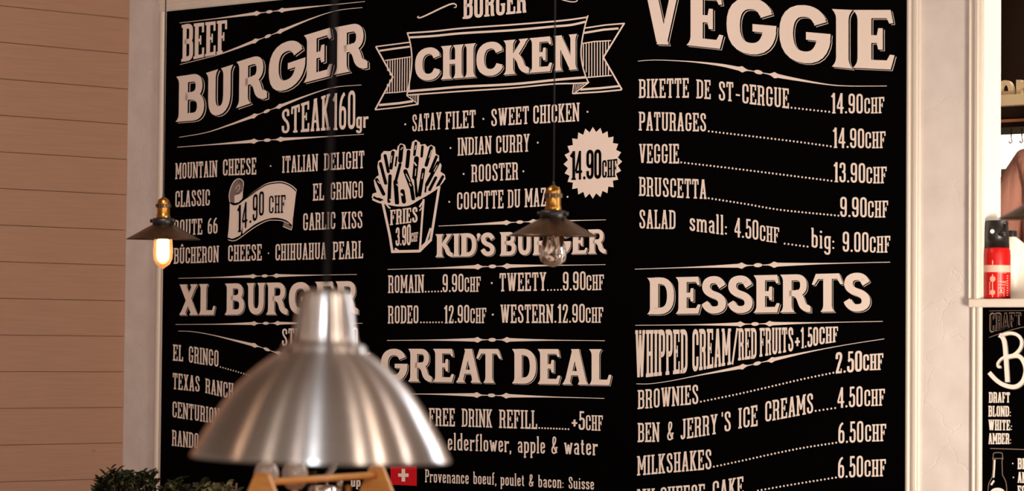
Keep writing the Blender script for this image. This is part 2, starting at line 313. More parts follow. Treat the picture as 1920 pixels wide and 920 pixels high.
GA = {  # condensed slab face: width ; tokens
'A': (40, 'p M19 99 L8 4;p M21 99 L32 4;R 11 26 29 34;R 1 0 16 8;R 24 0 39 8;R 13 92 27 100'),
'B': (38, 'S 9 0 100 bt;p M9 94.5 L20 94.5 Q31 94.5 31 83 L31 65 Q31 53 20 53 L9 53;p M20 53 Q32 53 32 40 L32 18 Q32 5.5 20 5.5 L9 5.5'),
'C': (37, 'p M30.5 66 L30.5 80 Q30.5 94.5 19.5 94.5 Q8 94.5 8 80 L8 20 Q8 5.5 19.5 5.5 Q30.5 5.5 30.5 20 L30.5 34;R 25 62 36 70'),
'D': (39, 'S 9 0 100 bt;p M9 94.5 L17 94.5 Q32 94.5 32 78 L32 22 Q32 5.5 17 5.5 L9 5.5'),
'E': (36, 'S 9 0 100 bt;R 9 90 34 100;R 9 0 35 10;R 27 72 34 92;R 28 8 35 28;R 9 47 25 55;R 20 38 25 64'),
'F': (35, 'S 9 0 100 Bt;R 9 90 34 100;R 27 72 34 92;R 9 46 25 54;R 20 37 25 63'),
'G': (39, 'p M30.5 68 L30.5 80 Q30.5 94.5 19.5 94.5 Q8 94.5 8 80 L8 20 Q8 5.5 19.5 5.5 Q30.5 5.5 30.5 20 L30.5 44;R 20 38 38 46;R 25 64 36 71'),
'H': (40, 'S 9.5 0 100 BT;S 30.5 0 100 BT;R 9 45 31 54'),
'I': (19, 'S 9.5 0 100 BT'),
'J': (30, 'S 20.5 18 100 T;p M20.5 30 L20.5 18 Q20.5 5.5 12 5.5 Q4.5 5.5 5 22'),
'K': (40, 'S 9.5 0 100 BT;p M30 97 L13 46;p M17 58 L31 3;R 23 92 38 100;R 23 0 39 8'),
'L': (34, 'S 9.5 0 100 bT;R 9 0 34 10;R 27 8 34 28'),
'M': (50, 'S 8.5 0 100 Bt;S 41.5 0 100 Bu;q M10 98 L25 28;q M40 98 L25 28'),
'N': (42, 'S 8 0 100 Bt;S 34 0 100 T;p M8 97 L34 3'),
'O': (38, 'p M19 94.5 Q8 94.5 8 80 L8 20 Q8 5.5 19 5.5 Q30 5.5 30 20 L30 80 Q30 94.5 19 94.5'),
'P': (37, 'S 9 0 100 Bt;p M9 94.5 L20 94.5 Q31 94.5 31 82 L31 59 Q31 46 20 46 L9 46'),
'R': (40, 'S 9 0 100 Bt;p M9 94.5 L20 94.5 Q31 94.5 31 83 L31 62 Q31 50 20 50 L9 50;p M21 50 Q30 48 30 36 L30.5 8;R 25 0 39 8'),
'S': (37, 'p M29.5 68 L29.5 80 Q29.5 94.5 19 94.5 Q8.5 94.5 8.5 80 Q8.5 66 19 53 Q30.5 41 30.5 22 Q30.5 5.5 19 5.5 Q8 5.5 8 20 L8 32'),
'T': (38, 'S 19 0 100 B;R 2 90 36 100;R 1 72 8 92;R 30 72 37 92'),
'U': (40, 'p M9 98 L9 20 Q9 5.5 20 5.5 Q31 5.5 31 20 L31 98;R 1 92 17 100;R 23 92 39 100'),
'V': (40, 'p M9 96 L19 2;p M31 96 L21 2;R 1 92 17 100;R 23 92 39 100'),
'W': (56, 'p M9 96 L18 2;p M28 90 L19 2;p M28 90 L37 2;p M47 96 L38 2;R 1 92 16 100;R 40 92 55 100;R 22 92 34 100'),
'X': (40, 'p M10 4 L30 96;p M10 96 L30 4;R 2 0 17 8;R 23 0 38 8;R 2 92 17 100;R 23 92 38 100'),
'Y': (40, 'p M9 96 L20 46;p M31 96 L20 46;S 20 0 50 B;R 1 92 17 100;R 23 92 39 100'),
'Z': (37, 'R 3 90 34 100;R 3 0 35 10;p M29 92 L9 8;R 3 74 10 92;R 28 8 35 26'),
'0': (36, 'p M18 94.5 Q7 94.5 7 80 L7 20 Q7 5.5 18 5.5 Q29 5.5 29 20 L29 80 Q29 94.5 18 94.5'),
'1': (24, 'R 10 0 21 100;p M16 94 L4 80;R 6 0 24 6'),
'2': (35, 'p M8 68 L8 80 Q8 94.5 18 94.5 Q28.5 94.5 28.5 80 Q28.5 66 20 46 L9 7;R 3 0 32 10;R 27 8 32 22'),
'3': (35, 'p M8 72 L8 80 Q8 94.5 17.5 94.5 Q28 94.5 28 82 L28 66 Q28 53 16 53;p M16 53 Q29 53 29 40 L29 19 Q29 5.5 18 5.5 Q7 5.5 7 19 L7 30'),
'4': (38, 'q M25 98 L5 30;R 3 23 37 32;R 20 0 31 100'),
'5': (35, 'R 7 90 30 100;R 7 50 15 100;p M9 54 Q12 61 18 61 Q29 61 29 46 L29 20 Q29 5.5 18 5.5 Q7 5.5 7 19 L7 30'),
'6': (36, 'p M27 95 Q8 86 8 50 L8 20 Q8 5.5 18.5 5.5 Q29 5.5 29 20 L29 42 Q29 57 18.5 57 Q10 57 8 44'),
'9': (36, 'p M28 56 Q26 43 18 43 Q7 43 7 58 L7 80 Q7 94.5 18 94.5 Q29 94.5 29 80 L29 22 Q29 5.5 18 5.5 Q7 5.5 7 20 L7 28'),
'.': (14, 'C 7 6 5.5'), ',': (12, 'C 6 6 5;q M8 6 L4 -12'), ':': (14, 'C 7 8 5;C 7 40 5'), '-': (34, 'R 4 36 30 45'),
"'": (14, 'R 4 76 11 100'), '+': (34, 'R 3 30 31 40;R 12 16 22 54'), '/': (36, 'q M4 0 L32 100'), ' ': (20, ''),
'&': (38, 'q M34 8 Q18 26 12 58 Q9 94 18 95 Q27 95 26 78 Q24 62 14 46 Q4 32 6 18 Q8 4 18 5 Q30 6 31 36;R 25 34 38 41'),
'a': (36, 'p M8 50 Q9 61.5 17.5 61.5 Q27 61.5 27 50 L27 5 L34 4;q M27 38 L17 36 Q8 34 8 20 Q8 5 16 5 Q26 5 27 18'),
'b': (38, 'p M9 100 L9 4;p M9 46 Q10 61 19 61 Q30 61 30 46 L30 20 Q30 5 19 5 Q10 5 9 18;R 2 93 9 100'),
'c': (35, 'p M27 44 L27 50 Q27 61.5 17.5 61.5 Q8 61.5 8 48 L8 19 Q8 5 17.5 5 Q27 5 27 19 L27 24'),
'd': (38, 'p M29 100 L29 3;p M29 46 Q28 61 19 61 Q8 61 8 46 L8 20 Q8 5 19 5 Q28 5 29 18;R 22 93 29 100;R 29 0 36 7'),
'e': (35, 'q M9 32 L27 36;p M27 34 L27 48 Q27 61.5 17.5 61.5 Q8 61.5 8 48 L8 19 Q8 5 17.5 5 Q27 5 27 17 L27 21'),
'f': (26, 'p M12 4 L12 82 Q12 95 24 94;R 4 57 22 65;R 4 0 20 7'),
'g': (38, 'p M29 46 Q28 61 19 61 Q8 61 8 46 L8 20 Q8 5 19 5 Q28 5 29 18;p M29.5 66 L29.5 -10 Q29.5 -24 18 -24 Q7 -24 7 -12;R 29 59 37 66'),
'i': (20, 'p M10 64 L10 3;R 3 59 10 66;R 3 0 17 7;C 10 84 6'),
'l': (19, 'p M9.5 100 L9.5 3;R 2 93 9 100;R 2 0 17 7'),
'm': (58, 'p M9 64 L9 0;p M9 46 Q12 61 20 61 Q29 61 29 48 L29 0;p M29 46 Q32 61 40 61 Q49 61 49 48 L49 0;R 2 59 9 66;R 2 0 16 7;R 23 0 35 7;R 43 0 56 7'),
'n': (39, 'p M9 64 L9 0;p M9 46 Q12 61 20 61 Q30 61 30 48 L30 0;R 2 59 9 66;R 2 0 16 7;R 24 0 37 7'),
'o': (36, 'p M18 61.5 Q8 61.5 8 48 L8 19 Q8 5 18 5 Q28 5 28 19 L28 48 Q28 61.5 18 61.5'),
'p': (38, 'p M9 64 L9 -28;p M9 46 Q10 61 19 61 Q30 61 30 46 L30 20 Q30 5 19 5 Q10 5 9 18;R 2 59 9 66;R 2 -28 17 -21'),
'r': (31, 'p M9 64 L9 0;p M9 42 Q12 60 27 59 L27 50;R 2 59 9 66;R 2 0 17 7'),
's': (33, 'p M26 46 L26 50 Q26 61.5 17 61.5 Q8 61.5 8 50 Q8 40 17 34 Q26.5 27 26.5 18 Q26.5 5 17 5 Q7 5 7 20'),
't': (27, 'p M12 84 L12 18 Q12 5 24 6;R 3 57 22 65'),
'u': (39, 'p M9 64 L9 19 Q9 5 18 5 Q29 5 29.5 20;p M29.5 64 L29.5 3;R 2 59 9 66;R 23 59 30 66;R 30 0 37 7'),
'v': (36, 'p M8 62 L18 2;p M28 62 L18 2;R 1 59 14 66;R 22 59 35 66'),
'w': (52, 'p M8 62 L17 2;p M26 56 L17 2;p M26 56 L35 2;p M44 62 L35 2;R 1 59 14 66;R 38 59 51 66'),
'y': (36, 'p M8 62 L19 4;p M28 62 L14 -24;R 1 59 14 66;R 22 59 35 66;R 4 -28 15 -20'),
}
GA['Û'] = (40, GA['U'][1] + ';q M12 108 L20 118 L28 108'); GA["’"] = GA["'"]
GB = {  # bold display face with flared stems
'A': (78, 'p15 M37 96 L15 6;p20 M40 97 L62 5;R 24 26 52 38;G 0 0 28 0 23 9 21 14 8 14 6 8;G 46 0 78 0 72 8 70 14 52 14 50 8;G 26 100 52 100 48 92 47 86 31 86 29 92'),
'B': (66, 'F 16;p16 M16 92 L38 92 Q53 92 53 74 Q53 56 36 54 L20 54;p17 M34 54 Q57 52 57 31 Q57 8.5 38 8.5 L16 8.5'),
'C': (68, 'p20 M58 74 Q53 90 38 90 Q11 90 11 50 Q11 10 38 10 Q53 10 60 28;G 50 66 68 72 62 86 50 84;G 50 16 62 14 68 30 52 36'),
'D': (68, 'F 16;p18 M16 91.5 L30 91.5 Q58 91.5 58 50 Q58 8.5 30 8.5 L16 8.5'),
'E': (62, 'F 16;R 16 86 54 100;G 44 100 56 100 60 78 54 77 50 86 44 88;R 16 0 52 15;G 42 0 56 0 62 24 55 25 50 15 44 14;R 20 44 40 57;G 37 69 44 69 44 33 37 33 35 42 35 58'),
'G': (76, 'p20 M60 74 Q54 90 38 90 Q11 90 11 50 Q11 10 38 10 Q62 10 66 44;G 52 66 70 74 62 87 52 84;G 40 54 76 54 75 40 64 40 40 41'),
'H': (70, 'F 16;F 54;R 16 44 54 57'),
'I': (32, 'F 16'),
'K': (72, 'F 16;p15 M56 92 L29 50;G 42 100 70 100 62 90 50 88;p18 M31 56 Q44 46 49 26 Q53 11 68 9;G 62 0 72 0 72 14 66 18 60 14'),
'L': (60, 'F 16;R 16 0 50 15;G 40 0 54 0 60 28 53 29 48 15 42 14'),
'N': (72, 'f 13 0 100 15;f 58 0 100 15;p19 M15 94 L56 7'),
'R': (72, 'F 16;p16 M16 92 L38 92 Q55 92 55 71 Q55 50 36 50 L20 50;p18 M33 52 Q46 46 50 26 Q54 10 68 9;G 62 0 72 0 72 14 66 18 60 14'),
'S': (60, 'p19 M49 74 Q44 91 30 91 Q11 91 11 72 Q11 57 30 50 Q50 43 50 27 Q50 9 30 9 Q15 9 9 28;G 42 66 57 76 52 86 40 84;G 2 26 14 34 20 18 10 14'),
'T': (70, 'f 35 0 92 19;R 10 86 60 100;G 0 72 6 71 14 86 18 88 18 100 9 100;G 70 72 64 71 56 86 52 88 52 100 61 100'),
'U': (70, 't 16;t 55;p19 M16 42 Q16 10 36 10 Q55 10 55 42'),
'V': (80, 'p21 M16 94 L38 6;p14 M64 94 L42 6;G 2 100 32 100 28 90 8 90;G 50 100 78 100 72 90 56 90;G 28 0 52 0 48 10 32 10'),
'X': (66, 'p20 M14 94 L52 6;p15 M52 94 L13 6;G 0 100 28 100 24 90 6 90;G 38 100 64 100 60 90 42 90;G 0 0 26 0 22 10 6 10;G 36 0 66 0 62 10 42 10'),
"'": (22, 'C 12 90 9;G 6 86 20 86 8 66 6 66'),
}
def flare(x, y0, y1, w, top=True, bot=True, fl=6):
    L_ = []
    def hw(y):
        d = 9
        if top and y > y1 - 16: d += fl * ((y - (y1 - 16)) / 16) ** 2
        if bot and y < y0 + 16: d += fl * (((y0 + 16) - y) / 16) ** 2
        return d * w / 18
    ys = [y0, y0 + 5, y0 + 10, y0 + 16, y1 - 16, y1 - 10, y1 - 5, y1]
    return [[(x - hw(a), a), (x + hw(a), a), (x + hw(b), b), (x - hw(b), b)] for a, b in zip(ys, ys[1:])]
_gc = {}
def glyph(ch, face, t=11.0):
    key = (ch, face, t)
    if key in _gc: return _gc[key]
    w, s = (GA if face == 'A' else GB)[ch]; P = []
    for tk in filter(None, s.split(';')):
        c, _, r = tk.partition(' '); r = r.strip()
        if c[0] in 'pq':
            P += strokeq(path(r), float(c[1:]) if len(c) > 1 else (t if c == 'p' else t * .82))
        elif c == 'R': P.append(rect(*map(float, r.split())))
        elif c == 'C': P.append(circ(*map(float, r.split())))
        elif c == 'G': v = list(map(float, r.split())); P.append(list(zip(v[::2], v[1::2])))
        elif c == 'F': P += flare(float(r), 0, 100, 21)
        elif c == 'f': v = list(map(float, r.split())); P += flare(v[0], v[1], v[2], v[3], top=v[2] > 95)
        elif c == 't': P += flare(float(r), 38, 100, 19, True, False)
        elif c == 'S':
            v = r.split(); x, y0, y1 = map(float, v[:3]); f = v[3] if len(v) > 3 else ''
            P.append(rect(x - t / 2, y0, x + t / 2, y1)); o = t / 2 + 4.2
            if 'B' in f: P.append(rect(x - o, y0, x + o, y0 + 8))
            if 'b' in f: P.append(rect(x - o, y0, x, y0 + 8))
            if 'T' in f: P.append(rect(x - o, y1 - 8, x + o, y1))
            if 't' in f: P.append(rect(x - o, y1 - 8, x, y1))
            if 'u' in f: P.append(rect(x, y1 - 8, x + o, y1))
    _gc[key] = (w, P); return _gc[key]
class Print:
    """flat print on a board: polygons in photograph pixels mapped onto the board plane"""
    def __init__(s, root=None, base=None, thick=0.012): s.b = MB(); s.k = 0; s.root = root or board; s.base = base or (sM, zBB); s.th = thick
    def poly(s, pts, mi=0, lay=1, dx=0, dy=0):
        s.k += 1; off = s.th + 0.0006 * lay + 0.00003 * (s.k % 17)
        vs = []
        for x, y in pts:
            p = WP(x + dx, y + dy, off); vs.append((p.x - s.base[0], p.y, p.z - s.base[1]))
        s.b.add(vs, [tuple(range(len(vs)))], mi)
    def done(s, name='lettering', mats=None):
        return s.b.build(name, mats or [M_ink, M_board, M_red, M_grey, M_ink2], s.root)
def K(ox, oy, sx): return lambda x, y: (ox + x / sx, oy + y / sx)
def quadmap(k, x0, x1, yb0, yb1, yt0, yt1, w, x):   # glyph space -> pixels (letters stay upright on the wall)
    def f(gx, gy):
        u = gx / w; xx = x0 + (x1 - x0) * u; yb = yb0 + (yb1 - yb0) * u; yt = yt0 + (yt1 - yt0) * u
        px = k(xx, yb + (yt - yb) * gy / 100)
        lean = (960 - px[0]) / 650 * .0125 if px[0] < 960 else 0
        yy = k(xx, (yb + yt) / 2)[1]
        return (px[0] - (px[1] - yy) * lean * 1.0, px[1])
    return f
def T(k, txt, x0, x1, yb0, yb1, yt0, yt1, t=10.0, mi=0, lay=1, P=None, sp=4.0, own=True):
    pr = P or Print()
    tot = sum(glyph(c, 'A')[0] + sp for c in txt) - sp; x = 0
    f = quadmap(k, x0, x1, yb0, yb1, yt0, yt1, tot, 0)
    for c in txt:
        w, G = glyph(c, 'A', t)
        for g in G: pr.poly([f(gx + x, gy) for gx, gy in g], mi, lay)
        x += w + sp
    if not P: pr.done()
def DISP(k, letters, sh=(3.0, 2.3), P=None):
    pr = P or Print(); a, b = sh
    for c, x0, x1, yb0, yb1, yt0, yt1 in letters:
        w, G = glyph(c, 'B'); f = quadmap(k, x0, x1 - 1.2 * a, yb0, yb1, yt0, yt1, w, 0)
        for g in G:
            q = [f(*v) for v in g]
            pr.poly(q, 0, 1, a, b); pr.poly(q, 1, 2, a * .70, b * .70); pr.poly(q, 0, 3)
    if not P: pr.done()
def LIN(k, word, yb, yt): return [(c, x0, x1, yb(x0), yb(x1), yt(x0), yt(x1)) for c, x0, x1 in word]
def interp(pts, x):
    if x <= pts[0][0]: return pts[0][1]
    for (a, b), (c, d) in zip(pts, pts[1:]):
        if x <= c: return b + (d - b) * (x - a) / (c - a)
    return pts[-1][1]
def smooth(pts, n=8):
    out = []
    for i in range(len(pts) - 1):
        p0 = pts[max(i - 1, 0)]; p1 = pts[i]; p2 = pts[i + 1]; p3 = pts[min(i + 2, len(pts) - 1)]
        for j in range(n):
            t = j / n
            out.append(tuple(.5 * (2 * p1[a] + (p2[a] - p0[a]) * t + (2 * p0[a] - 5 * p1[a] + 4 * p2[a] - p3[a]) * t * t + (3 * p1[a] - p0[a] - 3 * p2[a] + p3[a]) * t ** 3) for a in (0, 1)))
    return out + [pts[-1]]
def RULE(k, pts, cx, s=1.0):
    P = Print(); q = [k(*p) for p in pts]; q = smooth(q, 10) if len(q) > 2 else q
    c = k(cx, 0)[0]
    def h(d):
        d = abs(d) / s
        if d < 8: v = 3.9 * math.sqrt(1 - (d / 8) ** 2)
        elif d < 19: v = 0.6 + .5 * (d - 8) / 11
        elif d < 30: v = 1.1 + 4.9 * ((d - 19) / 11) ** 1.6
        elif d < 37: v = 6 - 2.4 * (d - 30) / 7
        elif d < 150: v = .8 + 2.8 * ((150 - d) / 113) ** 1.5
        else: v = .8 - .25 * min(1, (d - 150) / 60)
        return max(v, .6) * s
    xs = sorted(set([q[0][0], q[-1][0]] + [c + s * d for d in (-150, -120, -95, -75, -58, -45, -37, -33, -30, -27, -24, -21, -19, -14, -10, -8, -7.4, -6.5, -5, -3, 0, 3, 5, 6.5, 7.4, 8, 10, 14, 19, 21, 24, 27, 30, 33, 37, 45, 58, 75, 95, 120, 150)] + [p[0] for p in q]))
    xs = [x for x in xs if q[0][0] <= x <= q[-1][0]]
    for a, b in zip(xs, xs[1:]):
        ya, yb = interp(q, a), interp(q, b); ha, hb = h(a - c), h(b - c)
        P.poly([(a, ya - ha), (b, yb - hb), (b, yb + hb), (a, ya + ha)])
    P.done('ornamental_rule')
def DOTS(k, pts, n, r=2.0, P=None):
    pr = P or Print(); q = [k(*p) for p in pts]; q2 = smooth(q, 8) if len(q) > 2 else q
    for i in range(n):
        x = q[0][0] + (q[-1][0] - q[0][0]) * (i / (n - 1) if n > 1 else 0); pr.poly(circ(x, interp(q2, x), r * .95, r, 8))
    if not P: pr.done('dotted_leader')
def SK(pr, k, pts, w, mi=0, lay=1, sm=False, w1=None):
    q = [k(*p) for p in pts]; sc_ = k(1, 0)[0] - k(0, 0)[0]
    if sm: q = smooth(q, 5)
    if callable(w): fn = lambda u: w(u) * sc_; qs = strokeq(q, fn, 0)
    else: qs = strokeq(q, w * sc_, None if w1 is None else w1 * sc_)
    for g in qs: pr.poly(g, mi, lay)
def PG(pr, k, pts, mi=0, lay=1): pr.poly([k(*p) for p in pts], mi, lay)

k1, k2, k3 = K(300, 0, 3.538), K(300, 250, 3.407), K(400, 320, 6.135)
# --- left column
T(k1, 'BEEF', 146, 446, 410, 346, 165, 132, t=13)
DISP(k1, [('B', 110, 300, 808, 794, 508, 480), ('U', 303, 487, 795, 733, 484, 428), ('R', 510, 715, 716, 648, 410, 348), ('G', 718, 970, 642, 545, 312, 238), ('E', 958, 1150, 548, 500, 234, 178), ('R', 1158, 1382, 496, 450, 182, 140)], (4.2, 2.6))
T(k1, 'STEAK', 803, 1132, 886, 862, 732, 618); T(k1, '160', 1142, 1298, 864, 856, 622, 594); T(k1, 'gr', 1300, 1380, 850, 846, 738, 732, t=13)
RULE(k1, [(130, 152), (430, 116), (725, 78), (1000, 46), (1360, 10)], 725, .78)
RULE(k1, [(132, 428), (360, 370), (500, 322), (600, 283), (715, 240), (800, 207), (900, 165), (1000, 125), (1100, 90), (1200, 65), (1342, 50)], 715, .78)
RULE(k1, [(127, 910), (300, 880), (450, 832), (620, 770), (708, 737), (800, 702), (950, 643), (1100, 592), (1200, 573), (1337, 563)], 708, .78)
RULE(k2, [(110, 88), (400, 66), (685, 43), (1000, 24), (1303, 5)], 685, .82)
for a in (('MOUNTAIN', 98, 366, 292, 277, 190, 172), ('CHEESE', 400, 616, 270, 262, 166, 154), ('ITALIAN', 780, 1009, 252, 240, 146, 130), ('DELIGHT', 1047, 1306, 237, 222, 128, 109),
          ('CLASSIC', 96, 319, 472, 460, 368, 356), ('EL', 976, 1048, 430, 426, 322, 316), ('GRINGO', 1087, 1299, 426, 412, 313, 302),
          ('ROUTE', 86, 271, 652, 645, 553, 543), ('66', 303, 369, 643, 638, 540, 534), ('GARLIC', 912, 1121, 620, 610, 510, 499), ('KISS', 1159, 1294, 611, 605, 503, 494),
          ('BÛCHERON', 88, 376, 833, 822, 732, 716), ('CHEESE', 433, 651, 818, 811, 714, 706), ('CHIHUAHUA', 735, 1063, 812, 802, 706, 696), ('PEARL', 1103, 1298, 806, 797, 692, 685)):
    T(k2, *a)
for x, y in ((707, 208), (693, 765)): DOTS(k2, [(x, y)], 1, 1.5)
# price ribbon
r = Print()
PG(r, k3, [(190, 365), (215, 385), (245, 392), (290, 378), (345, 330), (335, 640), (310, 750), (240, 790), (200, 792), (165, 772), (175, 680), (187, 500)])
top = smooth([(345, 330), (430, 268), (520, 200), (620, 142), (740, 120), (820, 128), (900, 165), (957, 213)], 4)
bot = smooth([(335, 738), (400, 682), (500, 612), (620, 560), (720, 548), (800, 562), (850, 585), (905, 640)], 4)
for (a, b), (c, d) in zip(zip(top, top[1:]), zip(bot, bot[1:])): PG(r, k3, [a, b, d, c])
SK(r, k3, [(195, 368), (225, 388), (260, 388), (300, 370), (345, 335), (430, 278), (520, 212), (620, 158), (740, 138), (820, 146), (900, 185), (955, 238)], 13, 1, 2, True)
SK(r, k3, [(168, 772), (215, 788), (270, 770), (335, 735), (400, 682), (500, 612), (620, 562), (720, 548), (800, 562), (850, 585), (905, 635)], 15, 1, 2, True)
SK(r, k3, [(168, 792), (225, 806), (290, 783), (400, 702), (500, 634), (620, 575), (720, 568), (800, 578), (870, 610)], 8, 0, 3, True)
PG(r, k3, [(190, 355), (183, 280), (205, 190), (245, 120), (295, 95), (335, 115), (345, 160), (335, 215), (300, 260), (245, 282), (240, 370), (215, 365)], 3, 1)
PG(r, k3, [(243, 284), (300, 262), (335, 228), (333, 322), (290, 362), (243, 372)], 0, 1)
SK(r, k3, [(190, 360), (182, 280), (203, 190), (243, 118), (293, 92), (336, 112), (346, 155), (338, 215), (333, 310)], 9, 0, 3, True)
SK(r, k3, [(255, 275), (305, 255), (335, 205), (330, 140), (290, 115)], 6, 1, 3, True)
SK(r, k3, [(252, 215), (275, 175), (300, 165), (300, 205), (275, 240)], 5, 0, 3, True)
PG(r, k3, [(812, 588), (870, 620), (908, 648), (895, 680), (858, 665), (800, 640)], 3, 1)
SK(r, k3, [(800, 640), (858, 665), (897, 680), (907, 645)], 8, 0, 3)
SK(r, k3, [(957, 213), (935, 330), (918, 450), (907, 648)], 6, 0, 3)
for a in (('1', 272, 322, 712, 700, 400, 388), ('4', 328, 394, 668, 650, 376, 350), ('.', 412, 442, 606, 598, 330, 300), ('9', 450, 513, 590, 562, 280, 254), ('0', 522, 586, 524, 510, 240, 230), ('CHF', 635, 832, 492, 482, 288, 277)):
    T(k3, *a, t=10 if a[0] != 'CHF' else 9, mi=1, lay=4, P=r)
r.done('price_ribbon')
# XL burger
k13, k14 = K(310, 500, 4.841), K(310, 630, 3.68)
RULE(k13, [(118, 104), (500, 95), (902, 82), (1300, 76), (1738, 69)], 902, .72)
DISP(k13, LIN(k13, [('X', 127, 297), ('L', 306, 457), ('B', 543, 720), ('U', 736, 910), ('R', 918, 1114), ('G', 1118, 1335), ('E', 1362, 1535), ('R', 1548, 1754)], lambda x: 437 - (x - 127) * .005, lambda x: 160 - (x - 127) * .02), (1.9, 1.6))
RULE(k13, [(93, 523), (500, 520), (912, 512), (1400, 511), (1790, 512)], 912, .72)
RULE(k13, [(118, 582), (250, 588), (420, 617), (600, 660), (820, 715), (920, 748), (1020, 782), (1250, 850), (1450, 888), (1700, 905)], 920, .75)
T(k13, 'STEAK', 1055, 1360, 718, 730, 560, 553); T(k13, '160', 1570, 1752, 742, 746, 552, 546); T(k13, 'gr', 1758, 1858, 856, 858, 735, 735, t=13)
for a in (('EL', 52, 123, 168, 174, 56, 63), ('GRINGO', 160, 369, 180, 212, 66, 98), ('TEXAS', 50, 238, 364, 384, 252, 276), ('RANCH', 275, 471, 390, 438, 290, 325),
          ('CENTURION', 47, 376, 558, 607, 447, 498), ('S', 385, 425, 612, 616, 500, 506), ('RANDO', 45, 231, 755, 776, 645, 670), ('S', 268, 306, 784, 788, 674, 680)):
    T(k14, *a)
DOTS(k14, [(380, 212), (500, 246), (612, 280)], 14, 1.4)
# --- centre column
k4, k5, kf, k6, k7 = K(690, 0, 3.68), K(690, 230, 3.408), K(690, 240, 3.68), K(700, 480, 4.174), K(700, 640, 3.285)
T(k4, 'BURGER', 656, 1094, 131, 86, -40, -92, t=13)
r = Print()
SK(r, k4, [(352, 112), (342, 116), (350, 123), (375, 117), (430, 92), (500, 58), (560, 32), (590, 25), (608, 34), (606, 50), (592, 52)], lambda u: 4 + 7 * math.sin(math.pi * u), 0, 1, True); r.done('flourish'); r = Print()
SK(r, k4, [(1335, -4), (1380, 9), (1420, 13), (1442, 6), (1442, -8)], 7, 0, 1, True); r.done('flourish')
cb = [('C', 322, 500), ('H', 506, 662), ('I', 668, 744), ('C', 745, 932), ('K', 938, 1114), ('E', 1118, 1274), ('N', 1280, 1450)]
DISP(k4, LIN(k4, cb, lambda x: 556 - (x - 400) * .0745, lambda x: 328 - (x - 410) * .0915), (2.6, 2.0))
r = Print(); k46, k47 = K(690, 60, 5.112), K(940, 0, 4.6)
for pts, w in (([(270, 228), (450, 216), (650, 195), (1000, 170), (1275, 148), (1400, 135), (1516, 118)], 11), ([(285, 258), (450, 248), (650, 229), (1000, 208), (1275, 183), (1400, 172), (1500, 150)], 15),
               ([(275, 630), (450, 615), (650, 598), (1000, 580), (1300, 550), (1500, 533)], 16), ([(270, 656), (450, 643), (660, 628), (1000, 606), (1270, 580), (1430, 575), (1520, 570)], 10),
               ([(271, 226), (290, 290), (302, 380), (300, 470), (287, 560), (268, 657)], 9), ([(1518, 106), (1497, 180), (1477, 280), (1470, 370), (1480, 450), (1500, 520), (1523, 573)], 9)):
    SK(r, k4, pts, w, 0, 1, True)
for pts, w in (([(75, 140), (400, 98)], 12), ([(110, 180), (260, 158), (400, 140)], 18), ([(75, 140), (238, 432), (68, 745)], 15), ([(165, 272), (410, 237)], 9), ([(165, 585), (280, 578), (375, 566)], 9),
               ([(105, 700), (300, 682), (430, 662)], 22), ([(68, 745), (300, 720), (480, 692)], 12), ([(370, 608), (480, 690), (484, 600)], 9)):
    SK(r, k46, pts, w)
for i in range(10):
    x = 188 + i * 23.5; yt = 268 - (x - 165) * .14; yb = 583 - (x - 165) * .09
    if x < 236: yt = max(yt, 0); vt = 140 + (x - 75) * (292 / 163) ; vb = 745 - (x - 68) * (313 / 170)
    else: vt = vb = None
    if vt is None: SK(r, k46, [(x, yt), (x - 3, yb)], 8.5)
    else: SK(r, k46, [(x, yt), (x, min(vt + 30, 425))], 8.5); SK(r, k46, [(x - 3, max(vb - 25, 445)), (x - 3, yb)], 8.5)
for i in range(5): SK(r, k46, [(408 + i * 16, 606), (410 + i * 16, 632 + i * 12)], 5)
for pts, w in (([(722, 242), (900, 215), (1062, 202)], 12), ([(714, 284), (880, 256), (1010, 245)], 18), ([(1062, 198), (880, 495), (1040, 772)], 14), ([(700, 375), (800, 358), (946, 350)], 10),
               ([(742, 668), (850, 658), (952, 650)], 10), ([(680, 772), (850, 760), (1020, 742)], 18), ([(614, 806), (850, 792), (1038, 774)], 13), ([(624, 728), (614, 806)], 10), ([(752, 712), (680, 765), (636, 800)], 10)):
    SK(r, k47, pts, w)
for i in range(10):
    x = 708 + i * 24; yt = 372 - (x - 700) * .1; yb = 668 - (x - 742) * .08
    if x > 880: SK(r, k47, [(x, yt), (x, max(yt + 5, 495 - (x - 880) * 1.62))], 8.5); SK(r, k47, [(x, 495 + (x - 880) * 1.73), (x, yb)], 8.5)
    elif x > 740: SK(r, k47, [(x, yt), (x, yb)], 8.5)
    else: SK(r, k47, [(x, yt), (x, 560 + (x - 700) * 2)], 8.5)
for i in range(6): SK(r, k47, [(640 + i * 15, 726), (634 + i * 13, 792 - i * 12)], 5)
r.done('ribbon_banner')
for x, y in ((257, 857), (796, 820), (1515, 771)): DOTS(k4, [(x, y)], 1, 1.9)
for a in (('SATAY', 303, 508, 908, 890, 790, 772), ('FILET', 534, 744, 893, 880, 772, 757), ('SWEET', 847, 1111, 872, 854, 752, 730), ('CHICKEN', 1137, 1459, 854, 836, 728, 707)): T(k4, *a)
for a in (('INDIAN', 572, 789, 211, 198, 97, 83), ('CURRY', 816, 1034, 196, 184, 84, 70), ('ROOSTER', 659, 961, 380, 363, 268, 251), ('COCOTTE', 566, 867, 556, 546, 445, 428), ('DU', 892, 974, 545, 541, 428, 423), ('MAZOT', 1001, 1226, 540, 529, 421, 410)): T(k5, *a)
for x, y in ((527, 161), (1085, 127), (611, 327), (993, 310), (519, 505), (1275, 473)): DOTS(k5, [(x, y)], 1, 1.9)
RULE(k5, [(450, 660), (700, 648), (970, 634), (1250, 626), (1520, 620)], 970, .82)
